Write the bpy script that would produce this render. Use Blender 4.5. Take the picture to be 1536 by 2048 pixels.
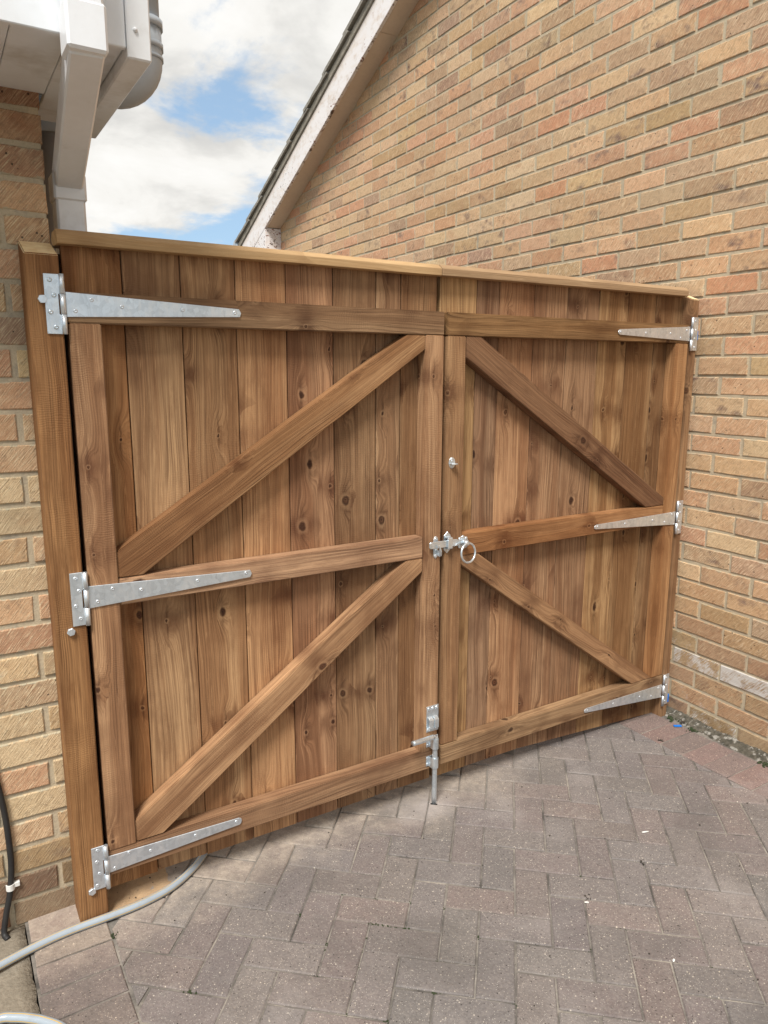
import bpy, bmesh, math, random
from mathutils import Vector, Matrix, noise as mnoise
R = math.radians
rng = random.Random(7)
for o in list(bpy.data.objects):
    bpy.data.objects.remove(o, do_unlink=True)
scene = bpy.context.scene
COL = scene.collection

# ------------------------------------------------------------------ camera
CAM = Vector((-0.03634, -1.85691, 1.53443))
YAW, PITCH, ROLL, FPX = R(31.5095), R(-10.8852), R(0.1591), 1466.79
fwd = Vector((math.sin(YAW)*math.cos(PITCH), math.cos(YAW)*math.cos(PITCH), math.sin(PITCH)))
rt0 = Vector((math.cos(YAW), -math.sin(YAW), 0)); up0 = rt0.cross(fwd)
rt = rt0*math.cos(ROLL) + up0*math.sin(ROLL); up = -rt0*math.sin(ROLL) + up0*math.cos(ROLL)
cd = bpy.data.cameras.new('camera'); cam = bpy.data.objects.new('camera', cd); COL.objects.link(cam)
cam.matrix_world = Matrix(((rt.x, up.x, -fwd.x, CAM.x), (rt.y, up.y, -fwd.y, CAM.y), (rt.z, up.z, -fwd.z, CAM.z), (0, 0, 0, 1)))
cd.sensor_fit = 'VERTICAL'; cd.sensor_height = 24; cd.lens = 24*FPX/2048
cd.clip_start = .02; cd.clip_end = 2000
scene.camera = cam

def project(P):
    d = Vector(P) - CAM; z = d.dot(fwd)
    if z < .05: return None
    return 768 + FPX*d.dot(rt)/z, 1024 - FPX*d.dot(up)/z, z

# ------------------------------------------------------------------ node helper
class NT:
    def __init__(s, tree): s.t = tree; s.n = tree.nodes; s.l = tree.links
    def node(s, typ, props=None, **inp):
        n = s.n.new(typ)
        for k, v in (props or {}).items(): setattr(n, k, v)
        for k, v in inp.items():
            key = int(k[1:]) if k[0] == 'i' and k[1:].isdigit() else k.replace('_', ' ')
            s.put(n.inputs[key], v)
        return n
    def put(s, sock, v):
        if isinstance(v, bpy.types.NodeSocket): s.l.new(v, sock)
        elif isinstance(v, bpy.types.Node): s.l.new(v.outputs[0], sock)
        else:
            if hasattr(sock.default_value, '__len__') and not hasattr(v, '__len__'): v = [v]*len(sock.default_value)
            if sock.type == 'RGBA' and len(v) == 3: v = (*v, 1)
            sock.default_value = v
    def m(s, op, a, b=0.0, c=None, clamp=False):
        n = s.node('ShaderNodeMath', {'operation': op, 'use_clamp': clamp}, i0=a, i1=b)
        if c is not None: s.put(n.inputs[2], c)
        return n.outputs[0]
    def vm(s, op, a, b=(0, 0, 0)):
        n = s.node('ShaderNodeVectorMath', {'operation': op}, i0=a)
        if op == 'SCALE': s.put(n.inputs['Scale'], b)
        else: s.put(n.inputs[1], b)
        return n.outputs[1] if op in ('LENGTH', 'DOT_PRODUCT', 'DISTANCE') else n.outputs[0]
    def mix(s, f, a, b, mode='MIX'):
        n = s.node('ShaderNodeMix', {'data_type': 'RGBA', 'blend_type': mode, 'clamp_factor': True})
        s.put(n.inputs[0], f); s.put(n.inputs[6], a); s.put(n.inputs[7], b)
        return n.outputs[2]
    def noise(s, vec, scale=5., detail=3., rough=.55, dist=0.0, dim='3D'):
        n = s.node('ShaderNodeTexNoise', {'noise_dimensions': dim}, Scale=scale, Detail=detail, Roughness=rough, Distortion=dist)
        s.put(n.inputs['Vector'], vec); return n.outputs[0]
    def ramp(s, f, stops, interp='LINEAR'):
        n = s.node('ShaderNodeValToRGB'); cr = n.color_ramp; cr.interpolation = interp
        while len(cr.elements) < len(stops): cr.elements.new(.5)
        for e, (p, c) in zip(cr.elements, stops):
            e.position = p; e.color = (*c, 1) if hasattr(c, '__len__') else (c, c, c, 1)
        s.put(n.inputs[0], f); return n.outputs[0]
    def mr(s, v, a, b, c=0., d=1., smooth=False):
        n = s.node('ShaderNodeMapRange', {'clamp': True, 'interpolation_type': 'SMOOTHSTEP' if smooth else 'LINEAR'}, i0=v, i1=a, i2=b, i3=c, i4=d)
        return n.outputs[0]
    def sep(s, v): return s.node('ShaderNodeSeparateXYZ', i0=v).outputs
    def comb(s, x, y, z): return s.node('ShaderNodeCombineXYZ', i0=x, i1=y, i2=z).outputs[0]
    def bump(s, h, strength=.4, dist=.002, normal=None):
        n = s.node('ShaderNodeBump', Strength=strength, Distance=dist, Height=h)
        if normal is not None: s.put(n.inputs['Normal'], normal)
        return n.outputs[0]

def newmat(name):
    m = bpy.data.materials.new(name); m.use_nodes = True
    t = NT(m.node_tree); t.n.clear()
    t.out = t.node('ShaderNodeOutputMaterial'); t.b = t.node('ShaderNodeBsdfPrincipled')
    t.l.new(t.b.outputs[0], t.out.inputs[0]); m_t = t
    return m, m_t

# ------------------------------------------------------------------ world and sun
SUN_EL, SUN_DIR = 56, Vector((0.60, 0.57, 0)).normalized()        # horizontal direction the light travels
w = bpy.data.worlds.new('World'); scene.world = w; w.use_nodes = True
t = NT(w.node_tree); t.n.clear()
wo = t.node('ShaderNodeOutputWorld'); bg = t.node('ShaderNodeBackground', Strength=.09); t.l.new(bg.outputs[0], wo.inputs[0])
sk = t.node('ShaderNodeTexSky', {'sky_type': 'NISHITA', 'sun_disc': False, 'sun_elevation': R(SUN_EL),
     'sun_rotation': math.atan2(-SUN_DIR.x, -SUN_DIR.y), 'air_density': 1.0, 'dust_density': .6, 'ozone_density': 1.5})
dirv = t.node('ShaderNodeTexCoord').outputs['Generated']
dx, dy, dz = t.sep(dirv)
zz = t.m('ADD', t.m('MAXIMUM', dz, 0.0), .28)
cp = t.comb(t.m('DIVIDE', dx, zz), t.m('DIVIDE', dy, zz), 0.0)
cp = t.vm('ADD', cp, (5.5, 17.2, 0))
big = t.noise(cp, 2.6, 8, .58, .25)
cov = t.mr(t.m('ADD', big, t.m('MULTIPLY', t.mr(dz, .14, .30),   .14)), .462, .60, 0, 1, True)
thick = t.noise(t.vm('ADD', cp, (.06, .10, 0)), 3.1, 6, .58, .3)
cl = t.ramp(thick, [(.30, (8.7, 8.6, 8.35)), (.46, (8.0, 7.85, 7.5)), (.58, (6.4, 6.3, 6.05)), (.74, (5.1, 5.1, 5.1))])
skc = t.mix(.5, t.vm('MULTIPLY', sk.outputs[0], (1.15, 1.25, 1.3)), (4.2, 5.8, 7.4))
t.l.new(t.mix(cov, skc, cl), bg.inputs[0])
sd = bpy.data.lights.new('sun', 'SUN'); sd.energy = 3.5; sd.angle = R(18); sd.color = (1, .955, .89)
sun = bpy.data.objects.new('sun', sd); COL.objects.link(sun); sun.location = (-4, -6, 8)
sv = Vector((SUN_DIR.x*math.cos(R(SUN_EL)), SUN_DIR.y*math.cos(R(SUN_EL)), -math.sin(R(SUN_EL))))
sun.rotation_euler = sv.to_track_quat('-Z', 'Y').to_euler()
vs = scene.view_settings; vs.view_transform = 'Standard'; vs.look = 'None'; vs.exposure = 0.40; vs.gamma = 1; vs.use_curve_mapping = False

# ------------------------------------------------------------------ materials
def wood_material(name, light, mid, dark, ring=.010, knot=1.0, rough_sawn=.5, stain=1.0, tinted=True):
    m, t = newmat(name)
    oi = t.node('ShaderNodeObjectInfo'); rnd = oi.outputs['Random']
    co = t.node('ShaderNodeTexCoord').outputs['Object']
    r2 = t.m('FRACT', t.m('MULTIPLY', rnd, 17.31)); r3 = t.m('FRACT', t.m('MULTIPLY', rnd, 91.7))
    off = t.comb(t.m('MULTIPLY', rnd, 13.7), t.m('MULTIPLY', r2, 5.1), t.m('MULTIPLY', r3, 29.3))
    p = t.vm('ADD', co, off); x, y, z = t.sep(p)
    lx = t.m('ADD', x, t.m('MULTIPLY', y, .8))
    lz = t.comb(lx, 0.0, z)
    jig = t.noise(t.vm('MULTIPLY', lz, (34., 1., 22.)), 1.0, 3, .6)
    kx = t.m('ADD', lx, t.m('MULTIPLY', t.m('SUBTRACT', jig, .5), .020)); kz = t.m('ADD', z, t.m('MULTIPLY', t.m('SUBTRACT', t.noise(t.vm('MULTIPLY', lz, (26., 1., 30.)), 1.0, 2, .6), .5), .022))
    # sparse knots in the plane of the face
    vo = t.node('ShaderNodeTexVoronoi', {'voronoi_dimensions': '2D', 'feature': 'F1'}, Scale=1.0, Randomness=.95)
    t.put(vo.inputs['Vector'], t.comb(t.m('MULTIPLY', kx, 11.5), t.m('MULTIPLY', kz, 5.0), 0.0))
    px, py, _ = t.sep(vo.outputs['Position']); cr, cg, cb = t.sep(vo.outputs['Color'])
    ddx = t.m('SUBTRACT', kx, t.m('DIVIDE', px, 11.5)); ddz = t.m('SUBTRACT', kz, t.m('DIVIDE', py, 5.0))
    keep = t.m('MULTIPLY', t.m('GREATER_THAN', cr, .61), knot)
    rad = t.m('ADD', .0028, t.m('MULTIPLY', t.m('POWER', cg, 4.0), .0080))
    def gauss(ax, az): return t.m('EXPONENT', t.m('MULTIPLY', t.m('ADD', t.m('POWER', t.m('DIVIDE', ddx, ax), 2.0), t.m('POWER', t.m('DIVIDE', ddz, az), 2.0)), -1.0))
    tail = t.m('MULTIPLY', gauss(t.m('MULTIPLY', rad, .9), .050), keep)
    g = t.m('MULTIPLY', gauss(.021, .050), keep)
    smear = t.m('MULTIPLY', t.m('MULTIPLY', gauss(.075, .034), keep), t.m('GREATER_THAN', cb, .35))
    rr = t.m('SQRT', t.m('ADD', t.m('POWER', ddx, 2.0), t.m('POWER', t.m('MULTIPLY', ddz, t.mr(cb, 0, 1, .55, 1.0)), 2.0)))
    kd = t.m('DIVIDE', rr, rad)
    # grain follows a field that is pushed aside by the knots
    warp = t.noise(t.comb(t.m('MULTIPLY', lx, 5.0), 0.0, t.m('MULTIPLY', z, 1.1)), 1.0, 3, .5)
    f = t.m('ADD', lx, t.m('ADD', t.m('MULTIPLY', t.m('SUBTRACT', warp, .5), .075), t.m('MULTIPLY', g, .032)))
    st1 = t.noise(t.comb(t.m('MULTIPLY', f, 95.), 0., t.m('MULTIPLY', z, 1.6)), 1.0, 5, .72)
    st2 = t.noise(t.comb(t.m('MULTIPLY', f, 30.), 4., t.m('MULTIPLY', z, .8)), 1.0, 3, .6)
    f2 = t.m('ADD', f, t.m('MULTIPLY', t.m('SUBTRACT', t.noise(t.comb(t.m('MULTIPLY', f, 30.), 0., t.m('MULTIPLY', z, .6)), 1.0, 3, .6), .5), .05))
    band = t.m('ADD', t.m('MULTIPLY', t.m('SINE', t.m('MULTIPLY', f2, t.m('MULTIPLY', t.mr(r3, 0, 1, .85, 1.7), 2*math.pi/ring))), .5), .5)
    late = t.m('MULTIPLY', t.m('POWER', band, 3.0), t.mr(t.noise(t.comb(t.m('MULTIPLY', lx, 22.), 9.0, t.m('MULTIPLY', z, 2.4)), 1.0, 3, .6), .36, .68))
    edge = t.mr(t.noise(t.comb(t.m('MULTIPLY', f, 13.), 2.0, t.m('MULTIPLY', z, .35)), 1.0, 2, .5), .42, .60, 0, 1, True)
    patch = t.noise(t.comb(t.m('MULTIPLY', lx, 3.), 7.0, t.m('MULTIPLY', z, 2.4)), 1.0, 4, .6)
    fib = t.noise(t.comb(t.m('MULTIPLY', x, 420.), t.m('MULTIPLY', y, 420.), t.m('MULTIPLY', z, 9.)), 1.0, 3, .6)
    blot = t.noise(t.comb(t.m('MULTIPLY', lx, 17.), 0., t.m('MULTIPLY', z, 5.)), 1.0, 5, .65)
    c = t.mix(t.m('MULTIPLY', edge, .85), light, mid)
    c = t.mix(t.mr(st1, .46, .70, 0, .78), c, [a*.35+b*.65 for a, b in zip(mid, dark)])
    c = t.mix(t.mr(st1, .46, .30, 0, .55), c, [min(.85, v*1.22) for v in light])
    c = t.mix(t.mr(st2, .52, .70, 0, .45), c, [v*.66 for v in mid])
    c = t.mix(t.m('MULTIPLY', late, .75), c, dark)
    c = t.mix(t.mr(blot, .52, .70, 0, .68*stain), c, [a*.55+b*.45 for a, b in zip(mid, dark)])
    c = t.mix(t.mr(patch, .50, .66, 0, .62*stain), c, (mid[0]*.52, mid[1]*.46, mid[2]*.44))
    c = t.mix(t.mr(patch, .42, .26, 0, .30), c, [min(.85, v*1.25) for v in light])
    c = t.mix(t.m('MULTIPLY', smear, t.mr(blot, .30, .62, .2, .95)), c, (mid[0]*.38, mid[1]*.29, mid[2]*.26))
    c = t.mix(t.m('MULTIPLY', tail, .80), c, dark)
    c = t.mix(t.mr(fib, .35, .75, 0, .28), c, dark)
    c = t.mix(t.m('MULTIPLY', t.m('MULTIPLY', t.mr(kd, 2.4, 1.3), t.mr(kd, .9, 1.3)), t.m('MULTIPLY', keep, .35)), c, [min(.8, v*1.15) for v in light])
    c = t.mix(t.m('MULTIPLY', t.mr(kd, 1.45, .75), keep), c, (.055, .022, .010))
    c = t.mix(t.m('MULTIPLY', t.mr(kd, .8, .3), t.m('MULTIPLY', keep, t.mr(cb, .3, .8, 0, .75))), c, (.17, .068, .026))
    c = t.mix(t.m('MULTIPLY', t.mr(kd, .30, .12), t.m('MULTIPLY', keep, .8)), c, (.02, .01, .006))
    crack = t.noise(t.comb(t.m('MULTIPLY', f, 75.), 11.0, t.m('MULTIPLY', z, .9)), 1.0, 2, .5)
    ck = t.m('MULTIPLY', t.mr(crack, .735, .765), knot)
    c = t.mix(t.m('MULTIPLY', ck, .75), c, (.035, .018, .010))
    # cross-grain saw marks of rough-sawn timber
    saw = t.m('SINE', t.m('ADD', t.m('MULTIPLY', z, 1150.), t.m('MULTIPLY', t.noise(p, 22, 3), 30.)))
    sawm = t.m('MULTIPLY', saw, t.mr(t.noise(p, 5.5, 2), .44, .62, 0, rough_sawn))
    c = t.mix(t.m('MULTIPLY', t.m('MAXIMUM', sawm, 0.), .16), c, light)
    scr = t.noise(t.comb(t.m('MULTIPLY', lx, 130.), 3.0, t.m('MULTIPLY', z, 6.)), 1.0, 4, .7)
    c = t.mix(t.mr(scr, .39, .28, 0, .45), c, [min(.8, v*1.4) for v in light])
    hv = t.node('ShaderNodeHueSaturation', Hue=t.mr(r2, 0, 1, .496, .504), Saturation=t.mr(r3, 0, 1, .86, 1.04), Value=t.mr(rnd, 0, 1, .74, 1.14), Color=c)
    c = t.mix(1.0, hv.outputs[0], oi.outputs['Color'], 'MULTIPLY') if tinted else hv.outputs[0]
    h = t.m('ADD', t.m('MULTIPLY', fib, .4), t.m('ADD', t.m('MULTIPLY', st1, -.35), t.m('ADD', t.m('MULTIPLY', late, .22), t.m('MULTIPLY', sawm, .12))))
    h = t.m('ADD', h, t.m('SUBTRACT', t.m('MULTIPLY', t.m('MULTIPLY', t.mr(kd, 1.4, .6), keep), .35), ck))
    t.put(t.b.inputs['Base Color'], c); t.put(t.b.inputs['Normal'], t.bump(h, .65, .0025))
    t.put(t.b.inputs['Roughness'], t.mr(fib, .2, .8, .6, .82)); t.put(t.b.inputs['Specular IOR Level'], .25)
    return m
WOOD = wood_material('stained_pine', (.520, .316, .158), (.315, .157, .067), (.085, .035, .014))
FRAME = wood_material('sawn_pine', (.475, .286, .143), (.303, .156, .068), (.085, .037, .016), ring=.009, knot=.9, rough_sawn=.8)

CAPW = wood_material('pale_pine', (.60, .43, .245), (.50, .325, .165), (.34, .205, .095), ring=.007, knot=.5, rough_sawn=.3, stain=.3)

def brick_material(name, joined=False):
    m, t = newmat(name)
    oi = t.node('ShaderNodeObjectInfo')
    co = t.node('ShaderNodeTexCoord').outputs['Object']
    rnd = t.node('ShaderNodeAttribute', {'attribute_name': 'tint'}).outputs['Fac'] if joined else oi.outputs['Random']
    r2 = t.m('FRACT', t.m('MULTIPLY', rnd, 37.7)); r3 = t.m('FRACT', t.m('MULTIPLY', rnd, 113.3)); r4 = t.m('FRACT', t.m('MULTIPLY', rnd, 7.9))
    p = t.vm('ADD', co, t.comb(t.m('MULTIPLY', rnd, 31.), t.m('MULTIPLY', r2, 17.), t.m('MULTIPLY', r3, 23.)))
    x, y, z = t.sep(p)
    A = R(50); ca, sa = math.cos(A), math.sin(A)
    wv = t.m('MULTIPLY', t.m('SUBTRACT', t.noise(p, 12, 2), .5), .007)
    al = t.m('ADD', t.m('MULTIPLY', x, ca), t.m('MULTIPLY', z, sa))
    ac = t.m('ADD', t.m('SUBTRACT', t.m('MULTIPLY', x, sa), t.m('MULTIPLY', z, ca)), wv)
    drag = t.noise(t.comb(t.m('MULTIPLY', ac, 420.), 0., t.m('MULTIPLY', al, 22.)), 1.0, 3, .6)
    fine = t.noise(p, 330, 2, .6)
    base = t.ramp(rnd, [(0, (0.701, 0.484, 0.269)), (.14, (0.741, 0.453, 0.284)), (.26, (0.577, 0.378, 0.205)), (.37, (0.741, 0.438, 0.258)), (.47, (0.515, 0.341, 0.216)), (.56, (0.763, 0.555, 0.342)),
                        (.64, (0.598, 0.341, 0.200)), (.72, (0.701, 0.378, 0.231)), (.79, (0.657, 0.322, 0.188)), (.86, (0.474, 0.295, 0.195)), (.93, (0.741, 0.510, 0.305)), (1, (0.381, 0.230, 0.174))])
    blot = t.noise(t.vm('MULTIPLY', p, (1, 1, 1.5)), 14, 3, .55)
    c = t.mix(t.m('MULTIPLY', t.mr(blot, .54, .70), t.mr(r2, .55, .95)), base, (.215, .135, .118))
    c = t.mix(t.m('MULTIPLY', t.mr(blot, .46, .28), t.mr(r3, .4, .9, 0, .7)), c, (.53, .27, .15))
    c = t.mix(t.mr(drag, .54, .64, 0, t.mr(r4, 0, 1, .45, .92)), c, t.mix(.55, c, (.22, .13, .07)))
    c = t.mix(t.mr(drag, .50, .38, 0, t.mr(r4, 0, 1, .45, .82)), c, (.87, .685, .46))
    pit = t.node('ShaderNodeTexVoronoi', {'feature': 'F1'}, Scale=95., Randomness=1.); t.put(pit.inputs['Vector'], p)
    pr = t.sep(pit.outputs['Color'])[0]
    pits = t.m('MULTIPLY', t.mr(pit.outputs['Distance'], .30, .18), t.m('GREATER_THAN', pr, t.mr(r4, 0, 1, 1.1, .90)))
    c = t.mix(t.m('MULTIPLY', pits, .85), c, (.05, .04, .035))
    c = t.mix(t.mr(fine, .35, .75, 0, .30), c, (.22, .15, .1))
    c = t.mix(t.mr(t.noise(p, 70, 4, .7), .52, .72, 0, .45), c, (.24, .16, .11))
    if not joined:
        ex, _, ez = t.sep(co)
        ed = t.m('MAXIMUM', t.m('SUBTRACT', t.m('ABSOLUTE', ex), .1065), t.m('SUBTRACT', t.m('ABSOLUTE', ez), .0322))
        en = t.m('ADD', ed, t.m('MULTIPLY', t.m('SUBTRACT', t.noise(p, 42, 4, .65), .56), .030))
        c = t.mix(t.mr(en, -.0035, -.001, 0, .85), c, (.50, .425, .31))
    if not joined:   # object colour: r,g,b tint; alpha below one lays on white lime bloom
        c = t.mix(1.0, c, oi.outputs['Color'], 'MULTIPLY')
        bl = t.m('SUBTRACT', 1.0, oi.outputs['Alpha'])
        bm = t.m('MULTIPLY', t.mr(t.m('ADD', drag, t.m('MULTIPLY', t.noise(p, 16, 3), .8)), t.m('SUBTRACT', 1.32, t.m('MULTIPLY', bl, .62)), t.m('SUBTRACT', 1.42, t.m('MULTIPLY', bl, .62))), t.mr(bl, 0, .15))
        c = t.mix(t.m('MULTIPLY', bm, .85), c, (.66, .645, .62))
    h = t.m('ADD', t.m('MULTIPLY', drag, -1.0), t.m('ADD', t.m('MULTIPLY', fine, .35), t.m('MULTIPLY', pits, -.5)))
    h = t.m('ADD', h, t.m('MULTIPLY', t.noise(p, 60, 4, .6), .55))
    t.put(t.b.inputs['Base Color'], c); t.put(t.b.inputs['Normal'], t.bump(h, .9, .0040))
    t.put(t.b.inputs['Roughness'], .9); t.put(t.b.inputs['Specular IOR Level'], .15)
    return m
BRICK = brick_material('dragwire_brick'); BRICKJ = brick_material('dragwire_brick_joined', True)

def simple(name, c1, c2, scale=20, rough=.8, bump=.3, bd=.002, fine=0., metal=0., spec=.3, c3=None, thr=(.6, .75)):
    m, t = newmat(name)
    co = t.node('ShaderNodeTexCoord').outputs['Object']
    n1 = t.noise(co, scale, 5, .6); n2 = t.noise(co, scale*9, 3, .65)
    c = t.mix(t.mr(n1, .35, .65), c1, c2)
    if c3 is not None: c = t.mix(t.mr(t.noise(t.vm('ADD', co, (5, 3, 1)), scale*.6, 5, .65), *thr), c, c3)
    if fine: c = t.mix(t.mr(n2, .4, .8, 0, fine), c, [v*.35 for v in c1])
    t.put(t.b.inputs['Base Color'], c); t.put(t.b.inputs['Roughness'], rough); t.put(t.b.inputs['Metallic'], metal)
    t.put(t.b.inputs['Specular IOR Level'], spec)
    if bump: t.put(t.b.inputs['Normal'], t.bump(t.m('ADD', n1, n2), bump, bd))
    return m
ENDW = simple('cut_end_grain', (.90, .73, .45), (.78, .58, .32), 60, .8, .2, .001, .1, spec=.2)
WARMGREY = simple('weathered_pipe', (.34, .31, .29), (.25, .23, .215), 7, .5, .05, .001, .1, spec=.4)
MORTAR = simple('mortar', (.58, .49, .35), (.46, .395, .29), 22, .95, .6, .003, .35, spec=.1, c3=(.30, .28, .24), thr=(.58, .76))
FILLET = simple('mossy_mortar', (.30, .27, .215), (.11, .105, .085), 55, .95, 1., .012, .6, spec=.1, c3=(.70, .67, .61), thr=(.55, .60))
PVC = simple('white_upvc', (.82, .85, .89), (.75, .77, .79), 6, .32, .02, .001, .05, spec=.5, c3=(.42, .39, .34), thr=(.56, .78))
GREYPVC = simple('grey_plastic', (.46, .52, .58), (.40, .45, .50), 8, .42, .04, .001, .05, spec=.45, c3=(.55, .56, .56), thr=(.60, .72))
SOFFITPAINT = simple('flaking_cream_paint', (.74, .63, .52), (.70, .58, .47), 5, .75, .3, .002, .12, c3=(.20, .15, .11), thr=(.66, .70))
TILE = simple('weathered_roof_tile', (.26, .245, .22), (.38, .355, .31), 9, .95, .9, .006, .5, spec=.1, c3=(.40, .37, .29), thr=(.55, .72))
BEDDING = simple('verge_mortar', (.40, .36, .30), (.26, .24, .20), 14, .95, .8, .006, .5, spec=.1)
CONCRETE = simple('dirty_concrete', (.285, .25, .20), (.215, .19, .15), 10, .95, .9, .004, .45, spec=.1, c3=(.34, .30, .25))
SAND = simple('jointing_sand', (.30, .275, .245), (.085, .08, .073), 9, .95, .8, .003, .4, spec=.1, c3=(.33, .30, .26), thr=(.52, .64))
SAWDUST = simple('pale_sawdust', (.56, .39, .235), (.47, .33, .21), 40, .95, .9, .003, .35, spec=.05)
EARTH = simple('bare_ground', (.17, .15, .12), (.11, .10, .08), 3, .95, .6, .01, .3, spec=.1)
BLACK = simple('black_rubber', (.018, .018, .02), (.028, .027, .026), 20, .55, .1, .001, .1, spec=.4)
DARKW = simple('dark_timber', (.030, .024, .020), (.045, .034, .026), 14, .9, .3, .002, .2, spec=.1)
BLUEP = simple('blue_plastic', (.01, .16, .62), (.012, .19, .66), 20, .4, .05, .001)
WHITEBIT = simple('white_scrap', (.80, .80, .78), (.70, .70, .68), 60, .6, .1, .001)
MOSS = simple('moss', (.045, .070, .032), (.085, .095, .055), 90, .95, .9, .004, .4, spec=.1)
DEBRIS = simple('dark_crumbs', (.03, .026, .022), (.07, .058, .045), 60, .95, .5, .002)
BROWNSTRIP = simple('brown_strip', (.20, .135, .085), (.15, .10, .065), 20, .7, .2, .001)

def galv(name, base, rough):
    m, t = newmat(name)
    co = t.node('ShaderNodeTexCoord').outputs['Object']; oi = t.node('ShaderNodeObjectInfo')
    p = t.vm('ADD', co, t.comb(t.m('MULTIPLY', oi.outputs['Random'], 9.), 0., t.m('MULTIPLY', oi.outputs['Random'], 5.)))
    v = t.node('ShaderNodeTexVoronoi', {'feature': 'F1'}, Scale=95., Randomness=1.); t.put(v.inputs['Vector'], p)
    g = t.sep(v.outputs['Color'])[0]
    st = t.noise(t.vm('MULTIPLY', p, (1., 1., .35)), 45, 4, .6, .6)
    c = t.mix(t.m('MULTIPLY', g, .55), base, [b*.70 for b in base])
    c = t.mix(t.mr(st, .50, .62, 0, .40), c, (.93, .95, .97))
    c = t.mix(t.mr(st, .42, .30, 0, .35), c, [b*.5 for b in base])
    t.put(t.b.inputs['Base Color'], c); t.put(t.b.inputs['Metallic'], .80)
    t.put(t.b.inputs['Roughness'], t.m('ADD', rough, t.m('MULTIPLY', st, .18)))
    t.put(t.b.inputs['Normal'], t.bump(t.m('ADD', st, t.m('MULTIPLY', g, .2)), .12, .0008))
    return m
GALV = galv('galvanised_steel', (.80, .87, .94), .28)
ZINC = galv('zinc_hardware', (.74, .83, .90), .26)

def peeling():
    m, t = newmat('peeling_white_paint')
    co = t.node('ShaderNodeTexCoord').outputs['Object']
    al = t.sep(co)
    n = t.noise(t.vm('MULTIPLY', co, (1., 1., 1.6)), 34, 6, .68); n2 = t.noise(co, 4.5, 3, .5); st = t.noise(t.vm('MULTIPLY', co, (.6, 1, 3.)), 7, 4, .6)
    # flaked spots, clustered, with more along the lower edge
    hh = t.m('SUBTRACT', al[2], t.m('ADD', t.m('MULTIPLY', al[0], .405), 4.532))
    low = t.mr(hh, .05, .0)
    th = t.m('SUBTRACT', t.m('SUBTRACT', .825, t.m('MULTIPLY', n2, .36)), t.m('MULTIPLY', low, .07))
    fl = t.mr(n, th, t.m('ADD', th, .012))
    c = t.mix(t.mr(st, .5, .8, 0, .7), (.84, .81, .81), (.72, .60, .49))
    c = t.mix(t.mr(hh, .13, .2, 0, .55), c, (.62, .50, .38))
    c = t.mix(t.mr(t.noise(t.vm('MULTIPLY', co, (2., 1., 2.)), 9, 5, .65), .52, .70, 0, .5), c, (.52, .40, .30))
    sub = t.mix(t.mr(t.noise(co, 11, 2), .42, .58), (.13, .095, .075), (.27, .095, .06))
    c = t.mix(fl, c, sub)
    t.put(t.b.inputs['Base Color'], c); t.put(t.b.inputs['Roughness'], .6); t.put(t.b.inputs['Normal'], t.bump(t.m('SUBTRACT', t.m('MULTIPLY', n, .2), fl), .5, .003))
    return m
PEEL = peeling()

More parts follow.
